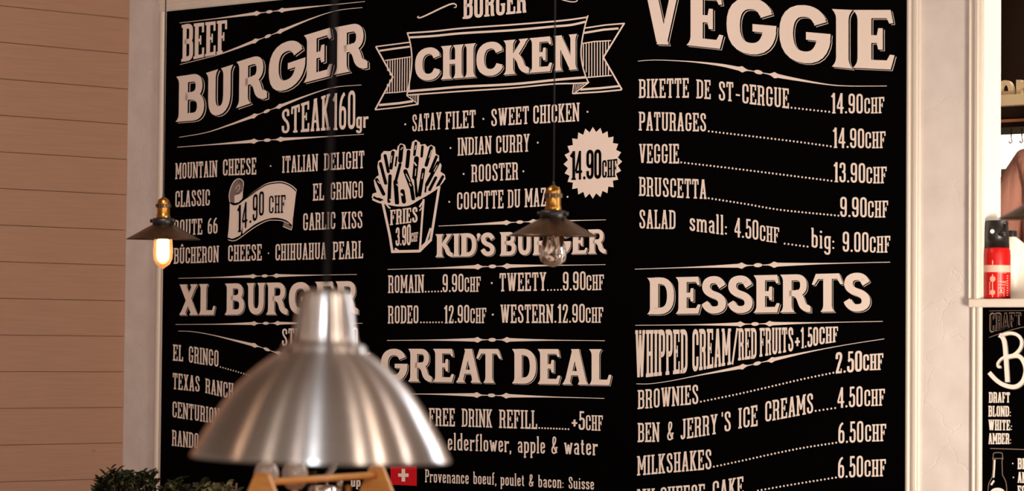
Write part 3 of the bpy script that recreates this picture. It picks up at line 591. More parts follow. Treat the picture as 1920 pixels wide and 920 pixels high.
DISP(k5, LIN(k5, [('K', 432, 545), ('I', 543, 588), ('D', 588, 696), ("'", 690, 722), ('S', 720, 812), ('B', 842, 948), ('U', 950, 1050), ('R', 1052, 1160), ('G', 1164, 1298), ('E', 1300, 1404), ('R', 1406, 1522)], lambda x: 858 - (x - 433) * .022, lambda x: 712 - (x - 433) * .031), (1.8, 1.5))
# badge
r = Print(); cxx, cyy = 1437, 256; n = 24
rim = []
for i in range(2 * n):
    a = math.pi * i / n; q_ = 1.0 if i % 2 == 0 else .86
    rim.append((cxx + 187 * q_ * math.cos(a), cyy - 8 * math.cos(a) + 229 * q_ * math.sin(a)))
for a, b in zip(rim, rim[1:] + rim[:1]): r.poly([k5(cxx, cyy), k5(*a), k5(*b)])
for a in (('1', 1290, 1328, 366, 365, 183, 180), ('4', 1322, 1370, 366, 362, 182, 178), ('.', 1372, 1392, 364, 362, 180, 178), ('9', 1394, 1443, 360, 358, 175, 172), ('0', 1444, 1492, 358, 356, 172, 170), ('CHF', 1495, 1594, 352, 346, 241, 230)):
    T(k5, *a, mi=1, lay=3, P=r, t=12)
r.done('price_badge')
# fries
r = Print()
sil = [(25, 480), (32, 452), (60, 443), (46, 400), (40, 360), (58, 335), (75, 325), (65, 270), (70, 230), (90, 215), (90, 180), (110, 158), (150, 160), (180, 145), (200, 155), (205, 125), (225, 105), (255, 115), (265, 145), (295, 145), (305, 95), (330, 80), (358, 100), (362, 115), (395, 110), (410, 130), (435, 115), (462, 130), (468, 178), (490, 190), (490, 230), (508, 255), (500, 300), (530, 320), (535, 350), (510, 385), (490, 405), (420, 450), (350, 490), (280, 530), (200, 535), (120, 518), (70, 515)]
c0 = (270, 400)
for a, b in zip(sil, sil[1:] + sil[:1]): PG(r, kf, [c0, a, b])
for x0, y0, x1, y1, w in ((60, 356, 108, 455, 24), (45, 478, 98, 500, 20), (86, 245, 122, 380, 22), (118, 190, 140, 300, 22), (172, 168, 158, 275, 24), (231, 128, 222, 225, 30), (280, 162, 270, 265, 26), (330, 102, 320, 185, 18), (376, 128, 370, 195, 18), (436, 135, 402, 255, 24), (472, 198, 430, 300, 20), (484, 240, 405, 390, 24), (516, 335, 480, 400, 20), (468, 342, 425, 425, 20), (335, 210, 322, 340, 34), (382, 288, 355, 460, 26), (258, 298, 300, 410, 30), (300, 410, 312, 486, 26), (222, 250, 190, 370, 20), (190, 370, 200, 515, 30), (238, 436, 248, 506, 30), (152, 330, 145, 505, 24), (325, 340, 336, 470, 18), (198, 200, 190, 260, 12), (400, 400, 395, 440, 12)):
    SK(r, kf, [(x0, y0), (x1, y1)], w, 1, 2)
    for xx, yy in ((x0, y0), (x1, y1)): r.poly([kf(*p) for p in circ(xx, yy, w / 2)], 1, 2)
for x0, y0, x1, y1, w in ((65, 365, 85, 385, 6), (165, 190, 158, 240, 6), (225, 150, 240, 132, 6), (330, 120, 324, 150, 5), (440, 150, 420, 205, 5), (318, 235, 335, 260, 10), (330, 280, 326, 330, 5), (262, 315, 290, 370, 6), (286, 380, 298, 400, 6), (478, 255, 455, 300, 5), (380, 310, 372, 350, 5), (225, 450, 240, 465, 12), (204, 360, 214, 380, 6), (196, 385, 208, 400, 6), (48, 470, 70, 480, 5), (150, 490, 156, 500, 10)):
    SK(r, kf, [(x0, y0), (x1, y1)], w, 0, 3)
SK(r, kf, [(98, 500), (120, 600), (150, 740), (168, 855)], 17, 0, 3); SK(r, kf, [(160, 852), (260, 850), (355, 848), (436, 768)], 19, 0, 3)
SK(r, kf, [(492, 400), (470, 540), (448, 680), (432, 775)], 17, 0, 3); SK(r, kf, [(384, 490), (372, 640), (358, 845)], 14, 0, 3)
SK(r, kf, [(30, 490), (75, 510), (120, 518), (200, 533), (280, 528), (350, 490), (420, 450), (492, 402)], 13, 0, 3, True)
SK(r, kf, [(125, 525), (145, 548), (155, 552)], 10, 0, 3); SK(r, kf, [(355, 545), (384, 500)], 12, 0, 3); SK(r, kf, [(355, 570), (380, 540)], 8, 0, 3); SK(r, kf, [(370, 820), (400, 790), (432, 690)], 14, 0, 3)
SK(r, kf, [(185, 830), (215, 850)], 14, 0, 3)
T(kf, 'FRIES', 153, 342, 670, 648, 566, 543, P=r, lay=3, t=13); T(kf, '3.90', 190, 296, 812, 806, 690, 660, P=r, lay=3, t=13); T(kf, 'CHF', 297, 346, 786, 780, 724, 716, P=r, lay=3, t=12)
r.done('fries_drawing')
RULE(k6, [(112, 104), (500, 93), (932, 80), (1400, 72), (1817, 66)], 932, .9)
for a in (('ROMAIN', 115, 396, 289, 286, 150, 144), ('9.90', 540, 708, 283, 279, 140, 136), ('CHF', 711, 841, 281, 278, 166, 159), ('TWEETY', 986, 1355, 276, 270, 133, 125), ('9.90', 1481, 1664, 270, 266, 122, 117), ('CHF', 1665, 1805, 269, 264, 148, 143),
          ('RODEO', 113, 356, 527, 526, 388, 384), ('12.90', 552, 753, 526, 522, 385, 379), ('CHF', 756, 885, 525, 524, 408, 403), ('WESTERN', 993, 1409, 523, 523, 379, 376), ('12.90', 1440, 1657, 522, 521, 376, 371), ('CHF', 1659, 1800, 522, 521, 402, 399)): T(k6, *a)
for x, y in ((927, 210), (935, 457), (1425, 513)): DOTS(k6, [(x, y)], 1, 2)
DOTS(k6, [(410, 278), (532, 275)], 6, 1.7); DOTS(k6, [(1366, 265), (1470, 263)], 5, 1.7); DOTS(k6, [(373, 518), (538, 517)], 8, 1.7)
RULE(k6, [(107, 659), (500, 656), (930, 654), (1400, 657), (1812, 661)], 930, .9)
DISP(k7, LIN(k7, [('G', 43, 214), ('R', 217, 364), ('E', 370, 500), ('A', 508, 666), ('T', 634, 792), ('D', 857, 1008), ('E', 1015, 1156), ('A', 1163, 1328), ('L', 1332, 1470)], lambda x: 246 + (x - 220) * .018, lambda x: 44 + (x - 43) * .002), (2.3, 1.9))
RULE(k7, [(150, 322), (400, 324), (728, 331), (1100, 341), (1423, 350)], 728, .9)
for a in (('&', 262, 300, 512, 514, 402, 403), ('FREE', 342, 503, 519, 523, 409, 411), ('DRINK', 544, 733, 524, 530, 412, 417), ('REFILL', 774, 1009, 532, 539, 418, 424), ('+', 1218, 1260, 540, 541, 428, 429), ('5', 1262, 1304, 544, 544, 428, 429), ('CHF', 1307, 1414, 546, 550, 452, 455),
          ('elderflower,', 456, 850, 668, 682, 560, 577), ('apple', 887, 1060, 684, 690, 578, 585), ('&', 1095, 1135, 692, 693, 583, 584), ('water', 1174, 1381, 694, 701, 585, 592), ('y,', 375, 426, 664, 667, 560, 560),
          ('Provenance', 318, 589, 866, 877, 786, 796), ('boeuf,', 614, 758, 877, 882, 800, 805), ('poulet', 782, 931, 885, 891, 808, 813), ('&', 957, 987, 893, 894, 815, 817), ('bacon:', 1014, 1173, 897, 903, 820, 825), ('Suisse', 1201, 1361, 905, 912, 832, 838)): T(k7, *a)
DOTS(k7, [(1022, 532), (1202, 539)], 11, 1.8)
r = Print()
PG(r, k7, [(104, 768), (268, 766), (268, 888), (108, 881)], 2, 1)
PG(r, k7, [(153, 812), (217, 812), (217, 833), (153, 832)], 0, 3); PG(r, k7, [(174, 783), (196, 783), (196, 862), (174, 861)], 0, 4); r.done('flag_print')
k9b = K(600, 850, 12.0)
T(k9b, 'up', 690, 915, 740, 740, 520, 520, t=14)
# --- right column
k8, k9, k10, k11, k12 = K(1180, 0, 3.538), K(1180, 250, 3.681), K(1180, 480, 3.692), K(1180, 680, 3.692), K(1180, 800, 3.692)
DISP(k8, [('V', 85, 362, 290, 300, -110, -90), ('E', 385, 628, 300, 326, -68, -52), ('G', 640, 980, 345, 376, -28, 0), ('G', 990, 1340, 402, 436, 20, 48), ('I', 1350, 1480, 442, 456, 60, 66), ('E', 1490, 1764, 450, 462, 66, 66)], (3.6, 2.8))
RULE(k8, [(57, 405), (180, 398), (400, 408), (600, 430), (740, 458), (856, 478), (960, 498), (1100, 525), (1300, 558), (1450, 570), (1708, 570)], 856, 1.0)
for a in (('BIKETTE', 62, 396, 650, 648, 525, 517), ('DE', 444, 541, 652, 658, 526, 531), ('ST', 590, 691, 666, 673, 537, 545), ('-', 702, 738, 680, 684, 552, 556), ('CERGUE', 746, 1060, 684, 720, 553, 588), ('14.90', 1337, 1551, 752, 753, 616, 622), ('CHF', 1556, 1692, 754, 750, 650, 642), ('PATURAGES', 62, 511, 865, 872, 740, 750)): T(k8, *a)
DOTS(k8, [(1076, 714), (1200, 728), (1326, 741)], 11, 1.9)
DOTS(k8, [(527, 870), (850, 908), (1100, 938), (1336, 970)], 34, 1.9)
for a in (('14.90', 1403, 1623, 100, 103, -41, -34), ('CHF', 1626, 1769, 104, 101, -9, -15), ('VEGGIE', 66, 344, 205, 208, 72, 72), ('13.90', 1408, 1630, 336, 343, 198, 205), ('CHF', 1633, 1777, 346, 344, 232, 229),
          ('BRUSCETTA', 66, 534, 431, 453, 299, 318), ('9.90', 1453, 1641, 576, 580, 436, 440), ('CHF', 1644, 1787, 581, 580, 466, 463), ('SALAD', 66, 321, 656, 661, 525, 529), ('small:', 413, 676, 670, 703, 538, 565),
          ('4.50', 723, 893, 713, 736, 580, 598), ('CHF', 898, 1035, 740, 758, 630, 650), ('big:', 1253, 1417, 786, 802, 650, 666), ('9.00', 1470, 1653, 816, 821, 676, 681), ('CHF', 1657, 1802, 823, 822, 712, 706)): T(k9, *a)
DOTS(k9, [(358, 200), (620, 230), (880, 262), (1395, 327)], 42, 1.9); DOTS(k9, [(548, 447), (800, 486), (1050, 528), (1443, 567)], 37, 1.9); DOTS(k9, [(1072, 760), (1230, 781)], 7, 1.9)
RULE(k10, [(38, 90), (400, 78), (890, 62), (1400, 50), (1805, 41)], 890, 1.0)
DISP(k10, LIN(k10, [('D', 128, 316), ('E', 325, 497), ('S', 500, 674), ('S', 680, 858), ('E', 864, 1044), ('R', 1048, 1258), ('T', 1263, 1484), ('S', 1483, 1672)], lambda x: 402 - (x - 128) * .014, lambda x: 150 - (x - 128) * .0235), (2.7, 2.2))
RULE(k10, [(42, 478), (400, 475), (870, 469), (1300, 460), (1755, 451)], 870, .9)
for a in (('WHIPPED', 40, 404, 846, 806, 512, 507), ('CREAM', 434, 702, 800, 750, 506, 500), ('/', 708, 752, 750, 744, 500, 498), ('RED', 754, 882, 722, 706, 500, 498), ('FRUITS', 902, 1136, 697, 655, 497, 492), ('+', 1143, 1184, 650, 645, 490, 490), ('1.50', 1185, 1308, 640, 616, 493, 490), ('CHF', 1313, 1446, 612, 592, 490, 487),
          ('2.50', 1425, 1612, 813, 796, 666, 653), ('CHF', 1616, 1759, 792, 786, 681, 671)): T(k10, *a, t=12)
RULE(k10, [(48, 883), (150, 882), (300, 860), (500, 820), (700, 782), (885, 742), (1050, 703), (1250, 660), (1450, 622), (1600, 597), (1765, 572)], 885, .9)
for a in (('BROWNIES', 57, 479, 321, 284, 188, 148), ('BEN', 57, 209, 549, 546, 415, 410), ('&', 260, 307, 538, 536, 406, 402), ('JERRY', 355, 612, 532, 490, 390, 352), ("'", 634, 652, 470, 470, 342, 340), ('S', 655, 704, 478, 470, 338, 332), ('ICE', 754, 889, 455, 436, 314, 290), ('CREAMS', 937, 1274, 410, 346, 268, 206),
          ('4.50', 1438, 1617, 312, 303, 171, 159), ('CHF', 1624, 1770, 301, 295, 186, 178), ('MILKSHAKES', 54, 570, 780, 735, 645, 595), ('6.50', 1443, 1622, 558, 549, 411, 400), ('CHF', 1629, 1779, 546, 541, 428, 421)): T(k11, *a)
DOTS(k11, [(495, 268), (740, 218), (960, 168), (1200, 112), (1412, 68)], 38, 1.9); DOTS(k11, [(1290, 332), (1425, 312)], 6, 1.9); DOTS(k11, [(585, 718), (800, 672), (1000, 628), (1200, 588), (1432, 552)], 35, 1.9)
for a in (('NY', 55, 178, 565, 557, 430, 424), ('CHEESE', 212, 525, 552, 528, 418, 393), ('CAKE', 573, 792, 510, 477, 377, 341), ('6.50', 1441, 1620, 356, 346, 207, 197), ('CHF', 1625, 1777, 346, 341, 229, 222)): T(k12, *a)
DOTS(k12, [(890, 440), (1160, 393), (1430, 350)], 22, 1.9)
# --- small drinks board
k15, k16 = K(1830, 560, 5.11), K(1830, 720, 4.6)
def SP(): return Print(small, (sS + .5, zSB), .010)
r = SP(); SK(r, k15, [(125, 115), (460, 111)], 3, 4); SK(r, k15, [(125, 370), (230, 332), (330, 300), (460, 268), (560, 250)], 5, 4, 1, True); SK(r, k16, [(122, 553), (520, 566)], 6, 4); r.done('thin_rule')
r = SP(); T(k15, 'CRAFT', 128, 434, 326, 248, 135, 130, t=14, mi=4, P=r); T(k15, 'CRAFT', 133, 429, 319, 252, 142, 137, t=7, mi=1, lay=3, P=r); r.done()
r = SP()
for lay, mi, dx, dw in ((1, 0, 7, 0), (2, 1, 4, 0), (3, 0, 0, 0)):
    for pts, w in (([(222, 345), (250, 365), (272, 420), (285, 560), (300, 795)], 42), ([(232, 352), (320, 328), (395, 345), (435, 400), (425, 470), (370, 530), (300, 555)], 30), ([(300, 555), (400, 545), (455, 600), (475, 690), (445, 790), (370, 842), (270, 825), (190, 775), (125, 705)], 40), ([(300, 540), (245, 570), (208, 615), (212, 650), (238, 648)], 22)):
        SK(r, k15, [(x + dx, y + dx * .6) for x, y in pts], w, mi, lay, True)
r.done()
for a in (('DRAFT', 111, 293, 160, 157, 68, 70), ('BLOND:', 107, 302, 278, 278, 186, 188), ('WHITE:', 107, 312, 397, 397, 304, 308), ('AMBER:', 107, 303, 516, 515, 421, 424), ('BLO', 359, 470, 731, 733, 638, 640), ('AMB', 359, 480, 849, 851, 756, 758), ('FOR', 359, 470, 966, 968, 874, 876)):
    r = SP(); T(k16, *a, P=r, t=12.5); r.done()
r = SP(); DOTS(k16, [(317, 683)], 1, 1.3, r); DOTS(k16, [(323, 803)], 1, 1.3, r); r.done('bullet')
r = SP()
for pts in ([(190, 588), (155, 592), (148, 605), (148, 628), (142, 642), (150, 652), (148, 720), (140, 800), (110, 855), (105, 900), (105, 1000)], [(190, 588), (222, 592), (229, 605), (229, 628), (233, 642), (224, 652), (228, 780), (258, 840), (265, 890), (266, 1000)], [(150, 640), (228, 640)]): SK(r, k16, pts, 6, 4)
SK(r, k16, [(162, 650), (158, 730), (152, 805)], 13, 0, 2); SK(r, k16, [(156, 830), (130, 868)], 16, 0, 2); r.poly([k16(*p) for p in circ(186, 940, 66, 48, 20)], 0, 2); r.done('bottle_drawing')

# ------------------------------------------------------------------ hatch: casing, sill, jamb, kitchen
PC = [(0, 0), (0, .008), (.05, .014), (.12, .014), (.17, .009), (.50, .010), (.56, .020), (.78, .022), (.84, .012), (1, .011), (1, 0)]
cas = moulding(WP(1819, 300).x, sOp, zSill, 2.7, PC).build('trim_1', M_frame, None, WL, WR); tag(cas, kind='structure')
moulding(sOp + 1.5, sOp + 1.5 + (sOp - WP(1819, 300).x), zSill, 2.7, PC).build('trim_4', M_frame, None, WL, WR)['kind'] = 'structure'
moulding(WP(1819, 300).x, sOp + 1.5 + (sOp - WP(1819, 300).x), 2.7, 2.82, PC, False).build('trim_5', M_frame, None, WL, WR)['kind'] = 'structure'
si = MB(); si.box((WP(1821, 560).x, -.024, zST), (sOp + 1.6, TH + .42, zSill)); tag(si.build('trim_2', M_frame, None, WL, WR, bevel=.005), kind='structure')
j = MB(); j.box((sOp, .0, zSill), (sOp + .004, TH, 2.7)); tag(j.build('trim_3', M_jamb, None, WL, WR), kind='structure')
KF = 0.30
def wbox(name, mt, s0, s1, n0, n1, z0, z1, kind=None, bevel=0):
    o = MB(); cx_ = (s0 + s1) / 2; cy_ = (n0 + n1) / 2
    o.box((s0 - cx_, n0 - cy_, 0), (s1 - cx_, n1 - cy_, z1 - z0)); ob = o.build(name, mt, None, tuple(WW(cx_, cy_, z0)), WR, bevel)
    if kind: tag(ob, kind=kind)
    return ob
wbox('floor_kitchen', M_floor, sOp - 1.2, S_R, TH, 2.6, 0, KF, 'structure')
wbox('wall_kitchen', M_kwall, sOp - 2.2, S_R, 2.0, 2.1, KF, 3.25, 'structure')
kl = area('kitchen_lamp', tuple(WW(sOp + .55, .75, 2.85)), tuple(WW(sOp + .45, .8, 0)), 0.8, 17, (1.0, .93, .82))
kl2 = area('kitchen_lamp_back', tuple(WW(sOp - .3, 1.3, 2.7)), tuple(WW(sOp - .1, 2.0, 1.7)), 0.5, 80, (1.0, .95, .88))
# kitchen shelf, sign letters, hooks : 0.9 m behind the wall
KO = -0.75
def KP(x, y, off=KO): return WP(x, y, off)
k17 = K(1780, 100, 5.114)
sa = KP(1845, 190).x; sb = sa + 1.3
zs1 = KP(1880, 178).z; zs0 = KP(1880, 198).z
shelf = thing('wall_shelf', 'cream wooden shelf under the dark panel inside the kitchen hatch', 'shelf', tuple(WW((sa + sb) / 2, .75, zs0)), WROT)
o = MB(); o.box((-1.2, 0, 0), (.65, .35, zs1 - zs0)); o.build('shelf_board', M_shelf, shelf, bevel=.003)
o = MB(); o.box((-1.2, .04, -.075), (.65, .33, -.002)); o.build('under_tray', M_dark, shelf)
o = MB(); o.box((-1.2, .02, -.058), (.65, .04, -.048)); o.build('copper_rail', M_copper, shelf)
o = MB(); o.box((-1.4, .35, zs1 - zs0 - .1), (.65, .40, 1.0)); o.build('back_panel', M_dark, shelf)
def letter3d(polys, label, kk):
    o = MB(); P_ = []
    for pl in polys:
        q = [KP(*kk(*p), off=KO - .03) for p in pl]; P_.append([(p.x, p.z) for p in q])
    s0 = min(x for p in P_ for x, z in p); z0 = zs1
    for i, p in enumerate(P_): o.prism([(x - s0, z - z0) for x, z in p], 0 + i * .00004, .02 + i * .00004)
    ob = o.build('sign_letter', M_shelf, None, tuple(WW(s0, .78, z0 - min(z for p in P_ for x, z in p) + z0)), WR)
    return tag(ob, label, 'sign letter', 'cream sign letters on the kitchen shelf')
e_ = strokeq(path('M484 380 Q460 268 535 266 Q586 268 587 372'), 42) + [[(465, 352), (607, 350), (607, 390), (465, 390)]]
letter3d(e_, 'cream letter e, left of the two sign letters on shelf', k17)
r_ = [rect(640, 246, 688, 390)] + strokeq(path('M690 320 Q700 268 750 266'), 40)
letter3d(r_, 'cream letter r, right of the two sign letters on shelf', k17)
for i, (x, lab) in enumerate(((1896, 'small metal hook under shelf, against the white wall'), (1916, 'small metal hook under shelf, against the yellow cupboard'))):
    p = KP(x, 232, KO - .1); o = MB(); o.tube([(0, 0, .03), (0, 0, 0), (.004, 0, -.018), (-.003, 0, -.022), (-.009, 0, -.016)], .0022, 6)
    tag(o.build('utensil_hook', M_steel, None, tuple(WW(p.x, .85, zs0 - .078 - .028)), WR), lab, 'hook', 'hooks under the kitchen shelf')
# cupboards
p = KP(1905, 300, -1.4)
cb_ = thing('kitchen_cupboard', 'pale yellow kitchen cupboard behind the person in the hatch', 'cupboard', tuple(WW(p.x + .4, 1.75, KF)), WROT)
o = MB(); o.box((-.4, -.2, 0), (.4, .2, 2.1)); o.build('cupboard_body', M_yel, cb_); o = MB(); o.box((-.38, -.22, .05), (.38, -.2, 2.05)); dd = o.build('door', M_yel, cb_)
o = MB(); o.tube([(-.33, -.24, 1.0), (-.33, -.24, 1.15)], .006); o.build('handle', M_steel, dd)
p = KP(1877, 317, -1.05); pz = p.z
tb = thing('tan_cabinet', 'low tan cabinet between white wall and the person', 'cabinet', tuple(WW(p.x + .3, 1.25, KF)), WROT)
o = MB(); o.box((-.3, -.2, 0), (.3, .18, pz - KF)); o.build('cabinet_body', M_tan, tb); o = MB(); o.box((-.285, -.215, .04), (.285, -.2, pz - KF - .03)); o.build('door', M_tan, tb)

# person in the kitchen
def skin_body(name, verts, edges, radii, mt, parent, sub=2):
    me = bpy.data.meshes.new(name); me.from_pydata(verts, edges, []); o = bpy.data.objects.new(name, me); C.objects.link(o); o.parent = parent
    o.modifiers.new('skin', 'SKIN'); sv = me.skin_vertices[0].data
    for i, r_ in enumerate(radii): sv[i].radius = r_ if isinstance(r_, tuple) else (r_, r_)
    sv[0].use_root = True
    s = o.modifiers.new('sub', 'SUBSURF'); s.levels = sub; s.render_levels = sub; me.materials.append(mt); 
    o.modifiers['skin'].use_smooth_shade = True
    return o
pp = KP(2003, 500, -.62)
per = thing('person', 'person in a loose peach shirt standing in the kitchen behind the extinguisher', 'person', tuple(WW(pp.x, .66, KF)), WROT + .15)
H = 1.0
zsh = KP(1930, 292, -.62).z - KF                    # height of the shoulder
kz = zsh / 1.44
V = [(0, 0, .98), (0, 0, 1.15), (0, 0, 1.32), (0, 0, 1.43), (0, -.01, 1.52), (0, -.02, 1.60),
     (-.14, 0, 1.40), (-.225, .0, 1.30), (-.285, .02, 1.08), (-.22, -.18, .98), (-.19, -.26, .97),
     (.14, 0, 1.40), (.225, .0, 1.30), (.285, .02, 1.08), (.22, -.18, .98), (.19, -.26, .97),
     (-.09, 0, .88), (-.10, 0, .50), (-.10, .02, .09), (-.10, -.15, .03), (.09, 0, .88), (.10, 0, .50), (.10, .02, .09), (.10, -.15, .03)]
V = [(x, y, z * kz) for x, y, z in V]
Ed = [(0, 1), (1, 2), (2, 3), (3, 4), (4, 5), (3, 6), (6, 7), (7, 8), (8, 9), (9, 10), (3, 11), (11, 12), (12, 13), (13, 14), (14, 15), (0, 16), (16, 17), (17, 18), (18, 19), (0, 20), (20, 21), (21, 22), (22, 23)]
Ra = [(.15, .11), (.14, .10), (.16, .11), (.09, .08), .05, .055, .07, .055, .045, .035, .028, .07, .055, .045, .035, .028, .085, .058, .04, .035, .085, .058, .04, .035]
skin_body('body', V, Ed, Ra, M_skin, per)
SV = [V[i] for i in (0, 1, 2, 3, 6, 7, 8, 11, 12, 13)]; SV[0] = (0, 0, .90 * kz)
for a_, b_ in ((6, 5), (9, 8)): SV[a_] = tuple(Vector(SV[b_]).lerp(Vector(SV[a_]), .75))
skin_body('shirt', SV, [(0, 1), (1, 2), (2, 3), (3, 4), (4, 5), (5, 6), (3, 7), (7, 8), (8, 9)], [(.19, .14), (.19, .14), (.205, .145), (.10, .09), .095, .088, .085, .095, .088, .085], M_shirt, per)
SV = [V[i] for i in (0, 16, 17, 18, 20, 21, 22)]
skin_body('trousers', SV, [(0, 1), (1, 2), (2, 3), (0, 4), (4, 5), (5, 6)], [(.165, .125), .10, .075, .06, .10, .075, .06], M_trous, per)
o = MB(); hp = [(0.001, -.12), (.035, -.115), (.055, -.085), (.068, -.04), (.076, .01), (.078, .05), (.068, .09), (.04, .118), (.001, .125)]
o.lathe([(r_, z) for r_, z in hp], 24); o.v = [(x, y * 1.18, z) for x, y, z in o.v]
hz = V[5][2] + .075
hd = o.build('head', M_skin, per, (0, -.03, hz))
o = MB(); o.lathe([(.001, -.014), (.010, -.010), (.013, .0), (.008, .016), (.001, .03)], 10, c=(0, -.098, -.012))
for sx in (-1, 1): o.lathe([(.001, -.03), (.012, -.02), (.016, 0), (.014, .02), (.001, .03)], 10, c=(sx * .078, .0, 0))
o.build('nose_and_ears', M_skin, hd)
for sx in (-1, 1):
    o = MB(); o.lathe([(.001, -.011), (.009, -.006), (.011, 0), (.009, .006), (.001, .011)], 12, c=(sx * .03, -.078, .012)); o.build('eye', M_white, hd)
o = MB(); o.tube([(-.022, -.080, -.058), (0, -.088, -.060), (.022, -.080, -.058)], .005, 6); o.build('mouth', M_copper, hd)
o = MB(); o.lathe([(.070, -.055), (.084, -.02), (.088, .03), (.083, .08), (.06, .118), (.001, .138)], 28)
o.v = [(x, (y * 1.14 + .016) if y > -.03 or z > .075 else max(y * 1.1 + .03, -.05), z) for x, y, z in o.v]; o.build('hair', M_hair, hd)
for sx in (-1, 1):
    o = MB(); o.lathe([(.001, -.005), (.004, -.004), (.005, 0), (.004, .004), (.001, .005)], 10, c=(sx * .03, -.0865, .012)); o.build('iris', M_hair, hd)
    o = MB(); o.tube([(sx * .018, -.084, .032), (sx * .03, -.086, .036), (sx * .044, -.080, .032)], .0028, 5); o.build('eyebrow', M_hair, hd)
for sx in (-1, 1):
    w0 = Vector(V[10] if sx < 0 else V[15]); vv = [tuple(w0), tuple(w0 + Vector((-sx * .02, -.06, -.01)))]; ee = [(0, 1)]; rr = [(.026, .018), (.036, .015)]
    for f in range(4):
        b0 = w0 + Vector((-sx * .02 + (f - 1.5) * .021, -.10, -.012)); i0 = len(vv); ln_ = (.030, .036, .034, .026)[f]
        vv += [tuple(b0), tuple(b0 + Vector((0, -ln_, -.008))), tuple(b0 + Vector((0, -ln_ * 1.6, -.026)))]; ee += [(1, i0), (i0, i0 + 1), (i0 + 1, i0 + 2)]; rr += [.010, .009, .008]
    i0 = len(vv); t0 = w0 + Vector((-sx * .055, -.05, -.012)); vv += [tuple(t0), tuple(t0 + Vector((-sx * .02, -.035, -.012)))]; ee += [(1, i0), (i0, i0 + 1)]; rr += [.011, .009]
    skin_body('hand', vv, ee, rr, M_skin, per, 1)

# extinguisher and bottle on the sill
def on_sill(x, n): q_ = WP(x, 557, -n); return WW(q_.x, n, zSill)
EXN = .03
base = on_sill(1869.5, EXN); pxm = (base - CAM).dot(Fv) / FP
ex = thing('fire_extinguisher', 'small red fire extinguisher with black head standing on the hatch sill', 'fire extinguisher', tuple(base), WROT)
u = pxm
o = MB(); o.lathe([(0.001, 0), (23 * u, 0), (25 * u, 3 * u), (25 * u, 82 * u), (24 * u, 92 * u), (20 * u, 100 * u), (13 * u, 105 * u), (.001, 106 * u)], 32); cyl = o.build('cylinder', M_ext, ex)
o = MB(); o.lathe([(25.25 * u, 50 * u), (25.25 * u, 63 * u)], 32); o.build('label_band', M_lab, cyl)
M_dim = mat('label_print', (0.75, 0.34, 0.25), 0.5)
def onc(b, a0, a1, z0, z1, r0=25.3, n=4):        # patch on the cylinder, angle measured from the side facing the room
    vs = []
    for k_ in range(n + 1):
        a = -math.pi / 2 + a0 + (a1 - a0) * k_ / n
        for z in (z0, z1): vs.append((r0 * u * math.cos(a), r0 * u * math.sin(a), z * u))
    b.add(vs, [(2 * k_, 2 * k_ + 2, 2 * k_ + 3, 2 * k_ + 1) for k_ in range(n)])
vca = math.atan2(-base.y, -base.x) - WROT + math.pi / 2        # the face turned to the camera
o = MB()
onc(o, vca - .38, vca - .30, 3, 46); onc(o, vca - .38, vca - .30, 64, 72)
for cz, rr in ((37, 5.5), (12, 5)):
    vs = [((25.35) * u * math.cos(-math.pi / 2 + vca - .34 + rr / 25 * math.cos(t_)), 25.35 * u * math.sin(-math.pi / 2 + vca - .34 + rr / 25 * math.cos(t_)), (cz + rr * math.sin(t_)) * u) for t_ in [2 * math.pi * k_ / 14 for k_ in range(14)]]
    o.add(vs, [tuple(range(14))])
for z0, z1, a0, a1 in ((48, 49, .05, .75), (32, 33, .05, .75), (26, 27, .05, .75), (3, 48, .05, .075), (30, 31, .35, .7), (3, 25, .55, .575), (11, 12, .1, .5), (20, 21, .1, .5), (5, 21, .1, .12), (5, 21, .48, .5), (13, 18, .24, .36)):
    onc(o, vca + a0, vca + a1, z0, z1)
for i in range(9): onc(o, vca + .78, vca + .92, 6 + i * 4.5, 8 + i * 4.5)
for i in range(6): onc(o, vca - .62, vca - .52, 8 + i * 4.2, 10.5 + i * 4.2)
o.build('label_print', M_dim, cyl)
o = MB(); o.lathe([(13 * u, 104 * u), (22 * u, 98 * u), (23 * u, 96 * u), (22.5 * u, 120 * u), (21 * u, 147 * u), (.001, 148 * u)], 28)
o.v = [(x if x < 0 or z < 118 * u else x * .95, y, z) for x, y, z in o.v]; o.build('black_head', M_black, ex)
vd = Vector((math.sin(vca), -math.cos(vca), 0)); vr = Vector((math.cos(vca), math.sin(vca), 0))
o = MB(); p0_ = vr * 8 * u + vd * 19 * u; o.tube([p0_ + Vector((0, 0, 123 * u)), p0_ + vd * 9 * u + Vector((0, 0, 121 * u)), p0_ + vr * 8 * u + vd * 12 * u + Vector((0, 0, 119 * u))], 4.5 * u, 10); o.build('nozzle', M_black, ex)
o = MB(); c_ = -vr * 9 * u + vd * 21.5 * u + Vector((0, 0, 126 * u))
o.add([tuple(c_ + vr * 4 * u * math.cos(t_) + Vector((0, 0, 4 * u * math.sin(t_))) + vd * .6 * u) for t_ in [2 * math.pi * k_ / 14 for k_ in range(14)]], [tuple(range(14))]); o.build('pressure_gauge', M_white, ex)
o = MB(); o.tube([vr * 2 * u + vd * 15 * u + Vector((0, 0, 146 * u)), vr * 20 * u + vd * 14 * u + Vector((0, 0, 139 * u))], 3 * u, 8); o.build('lever', M_black, ex)
bb = on_sill(1897, .17); u2 = (bb - CAM).dot(Fv) / FP
bt = thing('squeeze_bottle', 'white plastic bottle with black cap behind the red fire extinguisher', 'bottle', tuple(bb), WROT)
o = MB(); o.lathe([(.001, 0), (26 * u2, 0), (28 * u2, 4 * u2), (28 * u2, 92 * u2), (25 * u2, 104 * u2), (15 * u2, 113 * u2), (9 * u2, 117 * u2), (9 * u2, 120 * u2)], 32); o.build('bottle_body', M_white, bt)
